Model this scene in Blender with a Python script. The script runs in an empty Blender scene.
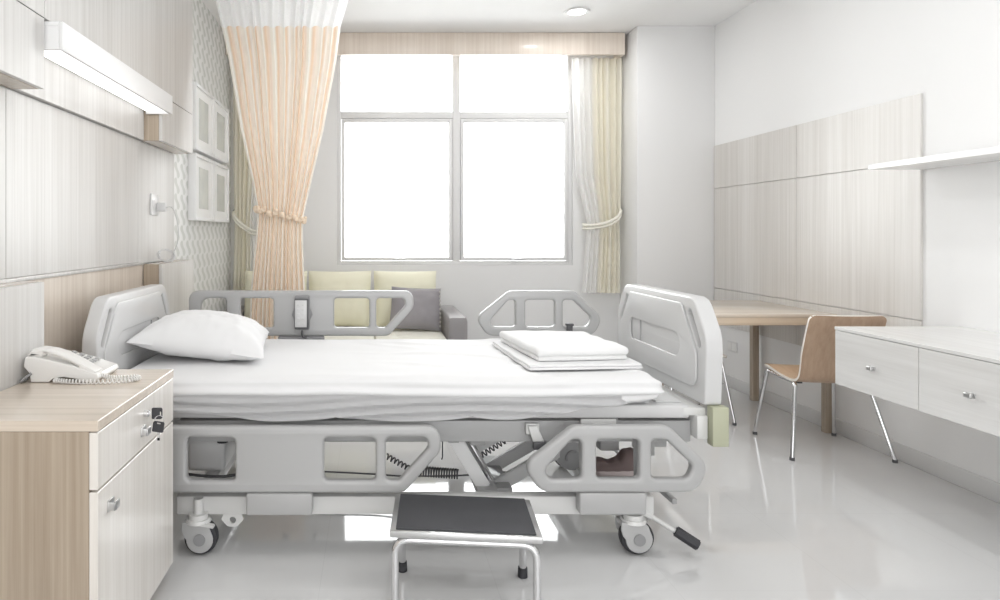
import bpy, bmesh, math, random
from mathutils import Vector, Matrix, noise
random.seed(7)
PI = math.pi
SC = bpy.context.scene
COL = SC.collection

# ---------------------------------------------------------------- materials
MATS = {}
def new_mat(name):
    m = bpy.data.materials.new(name); m.use_nodes = True
    MATS[name] = m
    nt = m.node_tree
    b = nt.nodes['Principled BSDF']
    return m, nt, b
def plain(name, col, rough=0.5, metal=0.0, coat=0.0, bump=0.0, bscale=200, spec=0.5, var=0.0):
    m, nt, b = new_mat(name)
    b.inputs['Base Color'].default_value = (*col, 1)
    b.inputs['Roughness'].default_value = rough
    b.inputs['Metallic'].default_value = metal
    b.inputs['Coat Weight'].default_value = coat
    b.inputs['Specular IOR Level'].default_value = spec
    tc = nt.nodes.new('ShaderNodeTexCoord')
    if var > 0:
        n = nt.nodes.new('ShaderNodeTexNoise'); n.inputs['Scale'].default_value = 3.0
        n.inputs['Detail'].default_value = 4
        nt.links.new(tc.outputs['Object'], n.inputs['Vector'])
        mx = nt.nodes.new('ShaderNodeMix'); mx.data_type = 'RGBA'
        mx.inputs[6].default_value = (*[c*(1-var) for c in col], 1)
        mx.inputs[7].default_value = (*[min(1, c*(1+var)) for c in col], 1)
        nt.links.new(n.outputs['Fac'], mx.inputs[0])
        nt.links.new(mx.outputs[2], b.inputs['Base Color'])
    if bump > 0:
        n = nt.nodes.new('ShaderNodeTexNoise'); n.inputs['Scale'].default_value = bscale
        nt.links.new(tc.outputs['Object'], n.inputs['Vector'])
        bp = nt.nodes.new('ShaderNodeBump'); bp.inputs['Strength'].default_value = bump
        bp.inputs['Distance'].default_value = 0.004
        nt.links.new(n.outputs['Fac'], bp.inputs['Height'])
        nt.links.new(bp.outputs['Normal'], b.inputs['Normal'])
    return m

def wood(name, dark, light, axis='Z', rough=0.45, coat=1.0, crough=0.18, cior=1.5, dens=55):
    """fine straight-grained laminate; grain runs along AXIS"""
    m, nt, b = new_mat(name)
    tc = nt.nodes.new('ShaderNodeTexCoord')
    mp = nt.nodes.new('ShaderNodeMapping')
    s = {'X': (0.9, dens, dens), 'Y': (dens, 0.9, dens), 'Z': (dens, dens, 0.9)}[axis]
    mp.inputs['Scale'].default_value = s
    nt.links.new(tc.outputs['Object'], mp.inputs['Vector'])
    n1 = nt.nodes.new('ShaderNodeTexNoise'); n1.inputs['Scale'].default_value = 1.0
    n1.inputs['Detail'].default_value = 5; n1.inputs['Roughness'].default_value = 0.65
    nt.links.new(mp.outputs['Vector'], n1.inputs['Vector'])
    mp2 = nt.nodes.new('ShaderNodeMapping')
    k = 0.12
    mp2.inputs['Scale'].default_value = tuple(v*k for v in s)
    nt.links.new(tc.outputs['Object'], mp2.inputs['Vector'])
    n2 = nt.nodes.new('ShaderNodeTexNoise'); n2.inputs['Scale'].default_value = 1.0
    n2.inputs['Detail'].default_value = 2
    nt.links.new(mp2.outputs['Vector'], n2.inputs['Vector'])
    ad = nt.nodes.new('ShaderNodeMath'); ad.operation = 'MULTIPLY_ADD'
    nt.links.new(n2.outputs['Fac'], ad.inputs[0]); ad.inputs[1].default_value = 0.6
    nt.links.new(n1.outputs['Fac'], ad.inputs[2])
    cr = nt.nodes.new('ShaderNodeValToRGB')
    cr.color_ramp.elements[0].position = 0.55; cr.color_ramp.elements[0].color = (*dark, 1)
    cr.color_ramp.elements[1].position = 1.05; cr.color_ramp.elements[1].color = (*light, 1)
    nt.links.new(ad.outputs[0], cr.inputs['Fac'])
    nt.links.new(cr.outputs['Color'], b.inputs['Base Color'])
    b.inputs['Roughness'].default_value = rough
    b.inputs['Coat Weight'].default_value = coat
    b.inputs['Coat Roughness'].default_value = crough
    b.inputs['Coat IOR'].default_value = cior
    return m

def emis(name, col, s):
    m, nt, b = new_mat(name)
    b.inputs['Base Color'].default_value = (0.9, 0.9, 0.9, 1)
    b.inputs['Emission Color'].default_value = (*col, 1)
    b.inputs['Emission Strength'].default_value = s
    return m

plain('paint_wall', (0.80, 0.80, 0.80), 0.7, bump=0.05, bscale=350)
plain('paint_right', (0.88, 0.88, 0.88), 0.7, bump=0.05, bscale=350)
plain('paint_front', (0.78, 0.78, 0.78), 0.6)
plain('paint_ceiling', (0.90, 0.90, 0.90), 0.8)
plain('paint_trim', (0.72, 0.72, 0.72), 0.35)
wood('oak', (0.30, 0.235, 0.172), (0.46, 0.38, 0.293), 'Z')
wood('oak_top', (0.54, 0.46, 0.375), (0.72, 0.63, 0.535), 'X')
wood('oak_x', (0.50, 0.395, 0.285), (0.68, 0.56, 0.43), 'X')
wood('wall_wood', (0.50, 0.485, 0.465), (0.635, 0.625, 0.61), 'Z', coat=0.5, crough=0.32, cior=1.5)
wood('wall_wood_shaded', (0.56, 0.475, 0.395), (0.72, 0.645, 0.565), 'Z', coat=0.5, crough=0.32, cior=1.5)  # browner copy of the wall wood, shaded tone behind the bed put into colour
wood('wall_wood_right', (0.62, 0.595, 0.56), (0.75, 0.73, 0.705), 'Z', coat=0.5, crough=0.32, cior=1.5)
wood('pale_wood', (0.66, 0.65, 0.635), (0.80, 0.795, 0.785), 'Y', crough=0.25, dens=30)
wood('pale_front', (0.68, 0.64, 0.59), (0.83, 0.80, 0.76), 'Z', crough=0.22)
wood('beech', (0.40, 0.27, 0.185), (0.50, 0.355, 0.25), 'Z', coat=0.5)
wood('beech_seat', (0.62, 0.43, 0.28), (0.74, 0.53, 0.36), 'Y', coat=0.5)
plain('ply_edge', (0.90, 0.86, 0.80), 0.5)
plain('bed_plastic', (0.43, 0.43, 0.43), 0.32, coat=0.15)
plain('bed_plastic_pale', (0.62, 0.62, 0.62), 0.30, coat=0.15)
plain('bed_steel', (0.40, 0.40, 0.40), 0.38, coat=0.2)
plain('bed_steel_light', (0.66, 0.66, 0.65), 0.35, coat=0.2)
plain('motor_grey', (0.36, 0.36, 0.365), 0.45)
plain('motor_white', (0.62, 0.62, 0.62), 0.45)
plain('dark_rubber', (0.035, 0.035, 0.04), 0.6)
plain('dark_grey', (0.10, 0.10, 0.105), 0.5)
plain('arm_grey', (0.66, 0.66, 0.66), 0.4)
plain('arm_white', (0.82, 0.82, 0.82), 0.35, coat=0.2)
plain('mid_grey', (0.27, 0.27, 0.275), 0.5)
plain('bumper_green', (0.44, 0.45, 0.33), 0.5)
plain('chrome', (0.72, 0.72, 0.73), 0.12, metal=1.0)
plain('satin_metal', (0.62, 0.62, 0.62), 0.3, metal=1.0)
plain('linen', (0.77, 0.77, 0.775), 0.85, bump=0.08, bscale=500)
plain('terry', (0.82, 0.82, 0.82), 0.95, bump=0.35, bscale=420)
plain('phone_plastic', (0.78, 0.77, 0.75), 0.35, coat=0.2)
plain('white_plastic', (0.80, 0.80, 0.80), 0.35)
plain('white_gloss', (0.86, 0.86, 0.86), 0.4)
plain('frame_paint', (0.74, 0.74, 0.74), 0.4)
plain('mat_board', (0.88, 0.88, 0.87), 0.8)
plain('tread_rubber', (0.055, 0.056, 0.062), 0.6, bump=0.3, bscale=700)
plain('brown_cloth', (0.44, 0.34, 0.33), 0.8, bump=0.2, bscale=300)
plain('brown_sole', (0.70, 0.60, 0.59), 0.6)
plain('sofa_seat', (0.82, 0.81, 0.73), 0.7, bump=0.1, bscale=300)
plain('cushion_cream', (0.82, 0.80, 0.64), 0.75, bump=0.1, bscale=300)
plain('sofa_grey', (0.33, 0.315, 0.32), 0.5, bump=0.1, bscale=300)
plain('pillow_grey', (0.30, 0.285, 0.30), 0.55, bump=0.1, bscale=300)
plain('pale_stitch', (0.60, 0.58, 0.55), 0.8)
emis('lamp_glow', (1, 0.99, 0.97), 1.5)
emis('downlight_glow', (1, 0.99, 0.97), 14.0)

def floor_mat():
    m, nt, b = new_mat('floor_tile')
    tc = nt.nodes.new('ShaderNodeTexCoord')
    br = nt.nodes.new('ShaderNodeTexBrick')
    br.offset = 0.0; br.inputs['Scale'].default_value = 1.0
    br.inputs['Brick Width'].default_value = 0.6; br.inputs['Row Height'].default_value = 0.6
    br.inputs['Mortar Size'].default_value = 0.0012; br.inputs['Mortar Smooth'].default_value = 0.2
    br.inputs['Color1'].default_value = (0.66, 0.66, 0.66, 1)
    br.inputs['Color2'].default_value = (0.67, 0.67, 0.67, 1)
    br.inputs['Mortar'].default_value = (0.61, 0.61, 0.61, 1)
    mp = nt.nodes.new('ShaderNodeMapping'); mp.inputs['Location'].default_value = (0.18, 0.22, 0)
    nt.links.new(tc.outputs['Object'], mp.inputs['Vector'])
    nt.links.new(mp.outputs['Vector'], br.inputs['Vector'])
    n = nt.nodes.new('ShaderNodeTexNoise'); n.inputs['Scale'].default_value = 2.5; n.inputs['Detail'].default_value = 6
    nt.links.new(tc.outputs['Object'], n.inputs['Vector'])
    mx = nt.nodes.new('ShaderNodeMix'); mx.data_type = 'RGBA'; mx.blend_type = 'MULTIPLY'
    cr = nt.nodes.new('ShaderNodeValToRGB')
    cr.color_ramp.elements[0].color = (0.96, 0.96, 0.96, 1); cr.color_ramp.elements[1].color = (1, 1, 1, 1)
    nt.links.new(n.outputs['Fac'], cr.inputs['Fac'])
    mx.inputs[0].default_value = 1.0
    nt.links.new(br.outputs['Color'], mx.inputs[6]); nt.links.new(cr.outputs['Color'], mx.inputs[7])
    nt.links.new(mx.outputs[2], b.inputs['Base Color'])
    b.inputs['Roughness'].default_value = 0.05
    b.inputs['IOR'].default_value = 1.7
    bp = nt.nodes.new('ShaderNodeBump'); bp.inputs['Strength'].default_value = 0.02; bp.inputs['Distance'].default_value = 0.002
    nt.links.new(n.outputs['Fac'], bp.inputs['Height']); nt.links.new(bp.outputs['Normal'], b.inputs['Normal'])
floor_mat()

def wallpaper_mat():
    """white paper with a grey-green interlocking hourglass pattern on the y-z wall"""
    m, nt, b = new_mat('wallpaper')
    tc = nt.nodes.new('ShaderNodeTexCoord')
    sp = nt.nodes.new('ShaderNodeSeparateXYZ'); nt.links.new(tc.outputs['Object'], sp.inputs[0])
    def math_(op, a, bb=None):
        n = nt.nodes.new('ShaderNodeMath'); n.operation = op
        for i, v in enumerate((a, bb)):
            if v is None: continue
            if isinstance(v, (int, float)): n.inputs[i].default_value = v
            else: nt.links.new(v, n.inputs[i])
        return n.outputs[0]
    z = math_('MULTIPLY', sp.outputs['Z'], 2*PI/0.10)
    y = math_('MULTIPLY', sp.outputs['Y'], 2*PI/0.13)
    wob = math_('MULTIPLY', math_('SINE', z), 1.15)
    s1 = math_('SINE', math_('ADD', y, wob))
    s2 = math_('SINE', math_('SUBTRACT', y, wob))
    v = math_('ADD', math_('MULTIPLY', s1, 0.75), math_('MULTIPLY', math_('MULTIPLY', s1, s2), 0.45))
    tone = math_('MULTIPLY', math_('SINE', math_('ADD', y, z)), 0.35)
    f = math_('ADD', math_('MULTIPLY', math_('ADD', v, tone), 0.5), 0.5)
    cr = nt.nodes.new('ShaderNodeValToRGB')
    cr.color_ramp.elements[0].position = 0.34; cr.color_ramp.elements[0].color = (0.64, 0.65, 0.62, 1)
    cr.color_ramp.elements[1].position = 0.60; cr.color_ramp.elements[1].color = (0.84, 0.84, 0.83, 1)
    nt.links.new(f, cr.inputs['Fac'])
    nt.links.new(cr.outputs['Color'], b.inputs['Base Color'])
    b.inputs['Roughness'].default_value = 0.5
wallpaper_mat()

def cloth_stripe(name, stops, freq, transl=0.3, rough=0.9):
    """fabric whose colour bands run down its length (uv x across the cloth)"""
    m, nt, b = new_mat(name)
    uv = nt.nodes.new('ShaderNodeUVMap'); uv.uv_map = 'UVMap'
    sp = nt.nodes.new('ShaderNodeSeparateXYZ'); nt.links.new(uv.outputs[0], sp.inputs[0])
    mu = nt.nodes.new('ShaderNodeMath'); mu.operation = 'MULTIPLY'; mu.inputs[1].default_value = freq
    nt.links.new(sp.outputs['X'], mu.inputs[0])
    fr = nt.nodes.new('ShaderNodeMath'); fr.operation = 'FRACT'; nt.links.new(mu.outputs[0], fr.inputs[0])
    cr = nt.nodes.new('ShaderNodeValToRGB')
    els = cr.color_ramp.elements
    while len(els) < len(stops): els.new(0.5)
    for e, (p, c) in zip(els, stops):
        e.position = p; e.color = (*c, 1)
    nt.links.new(fr.outputs[0], cr.inputs['Fac'])
    nt.links.new(cr.outputs['Color'], b.inputs['Base Color'])
    b.inputs['Roughness'].default_value = rough
    tr = nt.nodes.new('ShaderNodeBsdfTranslucent'); nt.links.new(cr.outputs['Color'], tr.inputs['Color'])
    mx = nt.nodes.new('ShaderNodeMixShader'); mx.inputs[0].default_value = transl
    out = nt.nodes['Material Output']
    nt.links.new(b.outputs[0], mx.inputs[1]); nt.links.new(tr.outputs[0], mx.inputs[2])
    nt.links.new(mx.outputs[0], out.inputs['Surface'])
    return m
PEACH = (0.90, 0.70, 0.53); PINK = (0.88, 0.765, 0.665); IVORY = (0.93, 0.90, 0.84); GREYW = (0.89, 0.88, 0.84)
cloth_stripe('privacy_cloth', [(0, IVORY), (0.12, GREYW), (0.36, IVORY), (0.46, PINK), (0.60, PEACH), (0.76, PINK), (0.88, IVORY), (1.0, IVORY)], 12, 0.30)
cloth_stripe('drape_cloth', [(0, (0.96, 0.96, 0.955)), (0.40, (0.96, 0.955, 0.94)), (0.47, (0.97, 0.935, 0.83)), (0.56, (0.97, 0.955, 0.89)),
                             (0.64, (0.96, 0.915, 0.775)), (0.72, (0.97, 0.955, 0.89)), (0.82, (0.97, 0.935, 0.83)), (1.0, (0.97, 0.955, 0.89))], 1, 0.55)
plain('tie_cloth', (0.82, 0.80, 0.72), 0.9)
plain('tie_peach', (0.86, 0.71, 0.56), 0.9)

def net_mat():
    m, nt, b = new_mat('white_net')
    b.inputs['Base Color'].default_value = (0.93, 0.93, 0.93, 1); b.inputs['Roughness'].default_value = 0.9
    uv = nt.nodes.new('ShaderNodeUVMap'); uv.uv_map = 'UVMap'
    mp = nt.nodes.new('ShaderNodeMapping'); mp.inputs['Scale'].default_value = (260, 60, 1)
    nt.links.new(uv.outputs[0], mp.inputs['Vector'])
    ck = nt.nodes.new('ShaderNodeTexVoronoi'); ck.inputs['Scale'].default_value = 1.0
    nt.links.new(mp.outputs[0], ck.inputs['Vector'])
    cr = nt.nodes.new('ShaderNodeValToRGB')
    cr.color_ramp.elements[0].position = 0.22; cr.color_ramp.elements[0].color = (0.90, 0.90, 0.90, 1)
    cr.color_ramp.elements[1].position = 0.34; cr.color_ramp.elements[1].color = (1, 1, 1, 1)
    nt.links.new(ck.outputs['Distance'], cr.inputs['Fac'])
    tr = nt.nodes.new('ShaderNodeBsdfTranslucent'); tr.inputs['Color'].default_value = (0.92, 0.92, 0.92, 1)
    tp = nt.nodes.new('ShaderNodeBsdfTransparent')
    mx = nt.nodes.new('ShaderNodeMixShader'); mx.inputs[0].default_value = 0.5
    m2 = nt.nodes.new('ShaderNodeMixShader'); nt.links.new(cr.outputs['Color'], m2.inputs[0])
    nt.links.new(b.outputs[0], mx.inputs[1]); nt.links.new(tr.outputs[0], mx.inputs[2])
    nt.links.new(tp.outputs[0], m2.inputs[1]); nt.links.new(mx.outputs[0], m2.inputs[2])
    nt.links.new(m2.outputs[0], nt.nodes['Material Output'].inputs['Surface'])
net_mat()

def glass_mat():
    m, nt, b = new_mat('window_glass')
    tr = nt.nodes.new('ShaderNodeBsdfTransparent'); tr.inputs['Color'].default_value = (0.97, 0.98, 0.98, 1)
    gl = nt.nodes.new('ShaderNodeBsdfGlossy'); gl.inputs['Roughness'].default_value = 0.03
    fn = nt.nodes.new('ShaderNodeFresnel'); fn.inputs['IOR'].default_value = 1.45
    mx = nt.nodes.new('ShaderNodeMixShader')
    nt.links.new(fn.outputs[0], mx.inputs[0]); nt.links.new(tr.outputs[0], mx.inputs[1]); nt.links.new(gl.outputs[0], mx.inputs[2])
    nt.links.new(mx.outputs[0], nt.nodes['Material Output'].inputs['Surface'])
glass_mat()

def print_mat():
    m, nt, b = new_mat('art_print')
    tc = nt.nodes.new('ShaderNodeTexCoord')
    n = nt.nodes.new('ShaderNodeTexNoise'); n.inputs['Scale'].default_value = 7; n.inputs['Detail'].default_value = 3
    nt.links.new(tc.outputs['Object'], n.inputs['Vector'])
    cr = nt.nodes.new('ShaderNodeValToRGB')
    cr.color_ramp.elements[0].position = 0.3; cr.color_ramp.elements[0].color = (0.60, 0.62, 0.60, 1)
    cr.color_ramp.elements[1].position = 0.75; cr.color_ramp.elements[1].color = (0.76, 0.77, 0.72, 1)
    nt.links.new(n.outputs['Fac'], cr.inputs['Fac']); nt.links.new(cr.outputs['Color'], b.inputs['Base Color'])
    b.inputs['Roughness'].default_value = 0.25
print_mat()

# ---------------------------------------------------------------- mesh helpers
def finish(name, me, mats, parent=None, smooth=30):
    if isinstance(mats, str): mats = [mats]
    for k in mats: me.materials.append(MATS[k])
    if smooth:
        for p in me.polygons: p.use_smooth = True
        me.set_sharp_from_angle(angle=math.radians(smooth))
    o = bpy.data.objects.new(name, me); COL.objects.link(o)
    if parent is not None: attach(o, parent)
    return o
def world_loc(o):
    return o.location.copy() if o.parent is None else Vector((0, 0, 0))
def attach(o, parent):
    o.parent = parent
    top = parent
    if parent.parent is None and parent.type == 'EMPTY':
        o.matrix_parent_inverse = Matrix.Translation(-parent.location)
class MB:
    """collects shapes in world coordinates into one mesh"""
    def __init__(s): s.bm = bmesh.new()
    def add(s, other):
        me = bpy.data.meshes.new('t'); other.to_mesh(me); other.free(); s.bm.from_mesh(me); bpy.data.meshes.remove(me)
    def box(s, x0, x1, y0, y1, z0, z1, bev=0.0, seg=2, rot=None, mi=0):
        b = bmesh.new()
        bmesh.ops.create_cube(b, size=1.0)
        for v in b.verts:
            v.co = Vector(((x0+x1)/2+v.co.x*(x1-x0), (y0+y1)/2+v.co.y*(y1-y0), (z0+z1)/2+v.co.z*(z1-z0)))
        if bev > 0:
            bmesh.ops.bevel(b, geom=list(b.edges), offset=min(bev, 0.49*min(abs(x1-x0), abs(y1-y0), abs(z1-z0))), segments=seg, profile=0.5, affect='EDGES')
        if rot is not None:
            c = Vector(((x0+x1)/2, (y0+y1)/2, (z0+z1)/2))
            bmesh.ops.transform(b, matrix=Matrix.Translation(c) @ rot.to_4x4() @ Matrix.Translation(-c), verts=b.verts)
        for f in b.faces: f.material_index = mi
        s.add(b); return s
    def bar(s, p, q, w, h, bev=0.003, up=(0, 0, 1)):
        """rectangular bar from p to q, w sideways, h along up"""
        p, q = Vector(p), Vector(q); d = (q-p); L = d.length; d.normalize()
        side = d.cross(Vector(up)); side.normalize(); u = side.cross(d)
        b = bmesh.new(); bmesh.ops.create_cube(b, size=1.0)
        for v in b.verts: v.co = Vector((v.co.x*L, v.co.y*w, v.co.z*h))
        if bev > 0: bmesh.ops.bevel(b, geom=list(b.edges), offset=bev, segments=2, affect='EDGES')
        M = Matrix((d, side, u)).transposed().to_4x4(); M.translation = (p+q)/2
        bmesh.ops.transform(b, matrix=M, verts=b.verts)
        s.add(b); return s
    def cyl(s, p, q, r, r2=None, n=20, bev=0.0):
        p, q = Vector(p), Vector(q); d = q-p
        b = bmesh.new()
        bmesh.ops.create_cone(b, cap_ends=True, segments=n, radius1=r, radius2=r if r2 is None else r2, depth=d.length)
        if bev > 0:
            ed = [e for e in b.edges if any(len(f.verts) > 4 for f in e.link_faces)]
            bmesh.ops.bevel(b, geom=ed, offset=bev, segments=2, affect='EDGES')
        M = d.to_track_quat('Z', 'Y').to_matrix().to_4x4(); M.translation = (p+q)/2
        bmesh.ops.transform(b, matrix=M, verts=b.verts); s.add(b); return s
    def sphere(s, c, r, sc=(1, 1, 1), n=16):
        b = bmesh.new(); bmesh.ops.create_uvsphere(b, u_segments=n, v_segments=n//2+2, radius=r)
        for v in b.verts: v.co = Vector((c[0]+v.co.x*sc[0], c[1]+v.co.y*sc[1], c[2]+v.co.z*sc[2]))
        s.add(b); return s
    def tube(s, pts, r, n=10, closed=False, rad=None):
        pts = [Vector(p) for p in pts]
        b = bmesh.new(); rings = []
        N = len(pts); nrm = None
        for i, p in enumerate(pts):
            a = pts[i-1] if (i > 0 or closed) else p
            c = pts[(i+1) % N] if (i < N-1 or closed) else p
            t = (c-a).normalized()
            if nrm is None:
                nrm = t.orthogonal().normalized()
            else:
                nrm = (nrm - t*nrm.dot(t))
                nrm = nrm.normalized() if nrm.length > 1e-6 else t.orthogonal().normalized()
            bi = t.cross(nrm)
            rr = r if rad is None else rad[i]
            rings.append([b.verts.new(p + (nrm*math.cos(2*PI*k/n)+bi*math.sin(2*PI*k/n))*rr) for k in range(n)])
        for i in range(N-1 if not closed else N):
            A, B = rings[i], rings[(i+1) % N]
            for k in range(n): b.faces.new((A[k], A[(k+1) % n], B[(k+1) % n], B[k]))
        if not closed:
            b.faces.new(rings[0][::-1]); b.faces.new(rings[-1])
        s.add(b); return s
    def prism(s, pts, plane, a0, a1, bev=0.0, holes=(), seg=3):
        """outline (with holes) in PLANE ('XZ','YZ','XY') extruded from a0 to a1 along the remaining axis"""
        me = plate(pts, holes, a1-a0, bev, seg)
        mid = (a0+a1)/2
        for v in me.vertices:
            x, y, z = v.co
            v.co = {'XZ': (x, mid+z, y), 'YZ': (mid+z, x, y), 'XY': (x, y, mid+z)}[plane]
        t = bmesh.new(); t.from_mesh(me); bpy.data.meshes.remove(me)
        bmesh.ops.recalc_face_normals(t, faces=t.faces)
        s.add(t); return s
    def lathe(s, prof, c, axis='Z', n=24):
        b = bmesh.new(); rings = []
        for (r, h) in prof:
            ring = []
            for k in range(n):
                a = 2*PI*k/n; u, v = r*math.cos(a), r*math.sin(a)
                ring.append(b.verts.new({'Z': (c[0]+u, c[1]+v, c[2]+h), 'Y': (c[0]+u, c[1]+h, c[2]+v), 'X': (c[0]+h, c[1]+u, c[2]+v)}[axis]))
            rings.append(ring)
        for i in range(len(rings)-1):
            for k in range(n): b.faces.new((rings[i][k], rings[i][(k+1) % n], rings[i+1][(k+1) % n], rings[i+1][k]))
        b.faces.new(rings[0][::-1]); b.faces.new(rings[-1])
        bmesh.ops.recalc_face_normals(b, faces=b.faces)
        s.add(b); return s
    def build(s, name, mats, parent=None, smooth=30):
        me = bpy.data.meshes.new(name); s.bm.to_mesh(me); s.bm.free()
        return finish(name, me, mats, parent, smooth)

def rounded(pts, seg=6):
    """pts (x, y, r) -> polygon with rounded corners"""
    out = []; N = len(pts)
    for i in range(N):
        x, y, r = pts[i] if len(pts[i]) == 3 else (*pts[i], 0)
        P = Vector((x, y)); A = Vector(pts[i-1][:2]); B = Vector(pts[(i+1) % N][:2])
        if r <= 0: out.append((x, y)); continue
        da, db = (A-P), (B-P); la, lb = da.length, db.length; da /= la; db /= lb
        ang = math.acos(max(-1, min(1, da.dot(db))))
        t = min(r/math.tan(ang/2), la*0.49, lb*0.49); r2 = t*math.tan(ang/2)
        c = P + (da+db).normalized()*(r2/math.sin(ang/2))
        s, e = P+da*t, P+db*t
        a0 = math.atan2(s.y-c.y, s.x-c.x); a1 = math.atan2(e.y-c.y, e.x-c.x)
        d = (a1-a0+PI) % (2*PI)-PI
        for k in range(seg+1):
            a = a0+d*k/seg; out.append((c.x+r2*math.cos(a), c.y+r2*math.sin(a)))
    return out
def plate(outline, holes, thick, bev, seg=3):
    cu = bpy.data.curves.new('p', 'CURVE'); cu.dimensions = '2D'; cu.fill_mode = 'BOTH'
    for poly in [outline]+list(holes):
        sp = cu.splines.new('POLY'); sp.points.add(len(poly)-1); sp.use_cyclic_u = True
        for q, (x, y) in zip(sp.points, poly): q.co = (x, y, 0, 1)
    cu.extrude = thick/2-bev; cu.bevel_depth = bev; cu.bevel_resolution = seg-1; cu.offset = -bev
    o = bpy.data.objects.new('p', cu); COL.objects.link(o)
    dg = bpy.context.evaluated_depsgraph_get(); dg.update()
    me = bpy.data.meshes.new_from_object(o.evaluated_get(dg))
    bpy.data.objects.remove(o); bpy.data.curves.remove(cu)
    b = bmesh.new(); b.from_mesh(me); bmesh.ops.remove_doubles(b, verts=b.verts, dist=1e-5); b.to_mesh(me); b.free()
    return me
def grid_mesh(name, fn, nu, nv, mats, parent=None, closed_u=False, solid=0.0, smooth=60, mi=None):
    """surface fn(u, v) -> point, with a uv map; optional thickness"""
    bm = bmesh.new(); uvl = bm.loops.layers.uv.new('UVMap'); V = []
    for j in range(nv+1):
        V.append([bm.verts.new(fn(i/nu, j/nv)) for i in range(nu if closed_u else nu+1)])
    for j in range(nv):
        for i in range(nu):
            i2 = (i+1) % nu if closed_u else i+1
            f = bm.faces.new((V[j][i], V[j][i2], V[j+1][i2], V[j+1][i]))
            for l, (a, c) in zip(f.loops, ((i, j), (i+1, j), (i+1, j+1), (i, j+1))): l[uvl].uv = (a/nu, c/nv)
            if mi: f.material_index = mi(i/nu, j/nv)
    if solid: bmesh.ops.solidify(bm, geom=bm.faces[:], thickness=solid)
    me = bpy.data.meshes.new(name); bm.to_mesh(me); bm.free()
    return finish(name, me, mats, parent, smooth)
def rbox(x0, x1, y0, y1, z0, z1, r, nx, ny, nz, deform=None):
    """subdivided cushion-like box with rounded edges"""
    bm = bmesh.new()
    def face(o, du, dv, nu, nv):
        V = [[bm.verts.new(o+du*(i/nu)+dv*(j/nv)) for i in range(nu+1)] for j in range(nv+1)]
        for j in range(nv):
            for i in range(nu): bm.faces.new((V[j][i], V[j][i+1], V[j+1][i+1], V[j+1][i]))
    X, Y, Z = Vector((x1-x0, 0, 0)), Vector((0, y1-y0, 0)), Vector((0, 0, z1-z0)); O = Vector((x0, y0, z0))
    face(O, Y, X, ny, nx); face(O+Z, X, Y, nx, ny)
    face(O, X, Z, nx, nz); face(O+Y, Z, X, nz, nx)
    face(O, Z, Y, nz, ny); face(O+X, Y, Z, ny, nz)
    bmesh.ops.remove_doubles(bm, verts=bm.verts, dist=1e-5)
    lo = Vector((x0+r, y0+r, z0+r)); hi = Vector((x1-r, y1-r, z1-r))
    for v in bm.verts:
        c = Vector([min(max(v.co[k], lo[k]), hi[k]) for k in range(3)])
        d = v.co-c
        if d.length > 1e-9:
            m = max(abs(d.x), abs(d.y), abs(d.z))
            v.co = c + d.normalized()*m if m > 0 else c
    bmesh.ops.recalc_face_normals(bm, faces=bm.faces)
    if deform:
        bm.normal_update()
        new = [deform(v.co.copy(), v.normal.copy()) for v in bm.verts]
        for v, c in zip(bm.verts, new): v.co = c
    return bm
def pillow_mesh(corner, thick, n=28, pinch=1.0, wr=0.006, seed=0, flat=0.0):
    """soft pillow over four corner points (Vectors ll, lr, ur, ul), bulging along their normal"""
    ll, lr, ur, ul = [Vector(c) for c in corner]
    nrm = (lr-ll).cross(ul-ll).normalized()
    bm = bmesh.new(); side = {}
    cx = lambda a, b, t: a.lerp(b, t)
    for sgn in (1, -1):
        V = {}
        for j in range(n+1):
            for i in range(n+1):
                u, v = i/n, j/n; a, c = 2*u-1, 2*v-1
                # edges draw in slightly between the corners
                uu = 0.5+(a*(1-0.07*pinch*(1-c*c)))/2; vv = 0.5+(c*(1-0.07*pinch*(1-a*a)))/2
                p = cx(cx(ll, lr, uu), cx(ul, ur, uu), vv)
                h = max(0, (1-a**4))**0.62*max(0, (1-c**4))**0.62
                h *= 0.62+0.38*(1-0.5*(a*a+c*c))
                k = (thick if sgn > 0 else thick*(0.75-flat))*0.5*h
                w = wr*noise.noise(Vector((a*3+seed, c*3.3, sgn*2.0)))*min(1, h*2) + wr*0.6*noise.noise(Vector((a*8+seed, c*5, sgn)))*min(1, h*2)
                edge = (i in (0, n)) or (j in (0, n))
                if edge and sgn < 0: V[i, j] = side[i, j]; continue
                V[i, j] = bm.verts.new(p + nrm*sgn*(k+w if not edge else 0))
                if sgn > 0: side[i, j] = V[i, j]
        for j in range(n):
            for i in range(n):
                q = (V[i, j], V[i+1, j], V[i+1, j+1], V[i, j+1])
                bm.faces.new(q if sgn > 0 else q[::-1])
    bmesh.ops.recalc_face_normals(bm, faces=bm.faces)
    return bm
def from_bm(name, bm, mats, parent=None, smooth=40):
    me = bpy.data.meshes.new(name); bm.to_mesh(me); bm.free(); return finish(name, me, mats, parent, smooth)
def arc_path(pts, seg=6):
    """polyline of 3-D points (x,y,z,r) with rounded bends"""
    out = []
    P = [Vector(p[:3]) for p in pts]
    for i, p in enumerate(P):
        r = pts[i][3] if len(pts[i]) > 3 else 0
        if i in (0, len(P)-1) or r <= 0: out.append(p); continue
        a, b = (P[i-1]-p), (P[i+1]-p); t = min(r, a.length*0.49, b.length*0.49)
        s, e = p+a.normalized()*t, p+b.normalized()*t
        for k in range(seg+1):
            w = k/seg; out.append(s*(1-w)**2+p*2*w*(1-w)+e*w*w)
    return out
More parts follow.
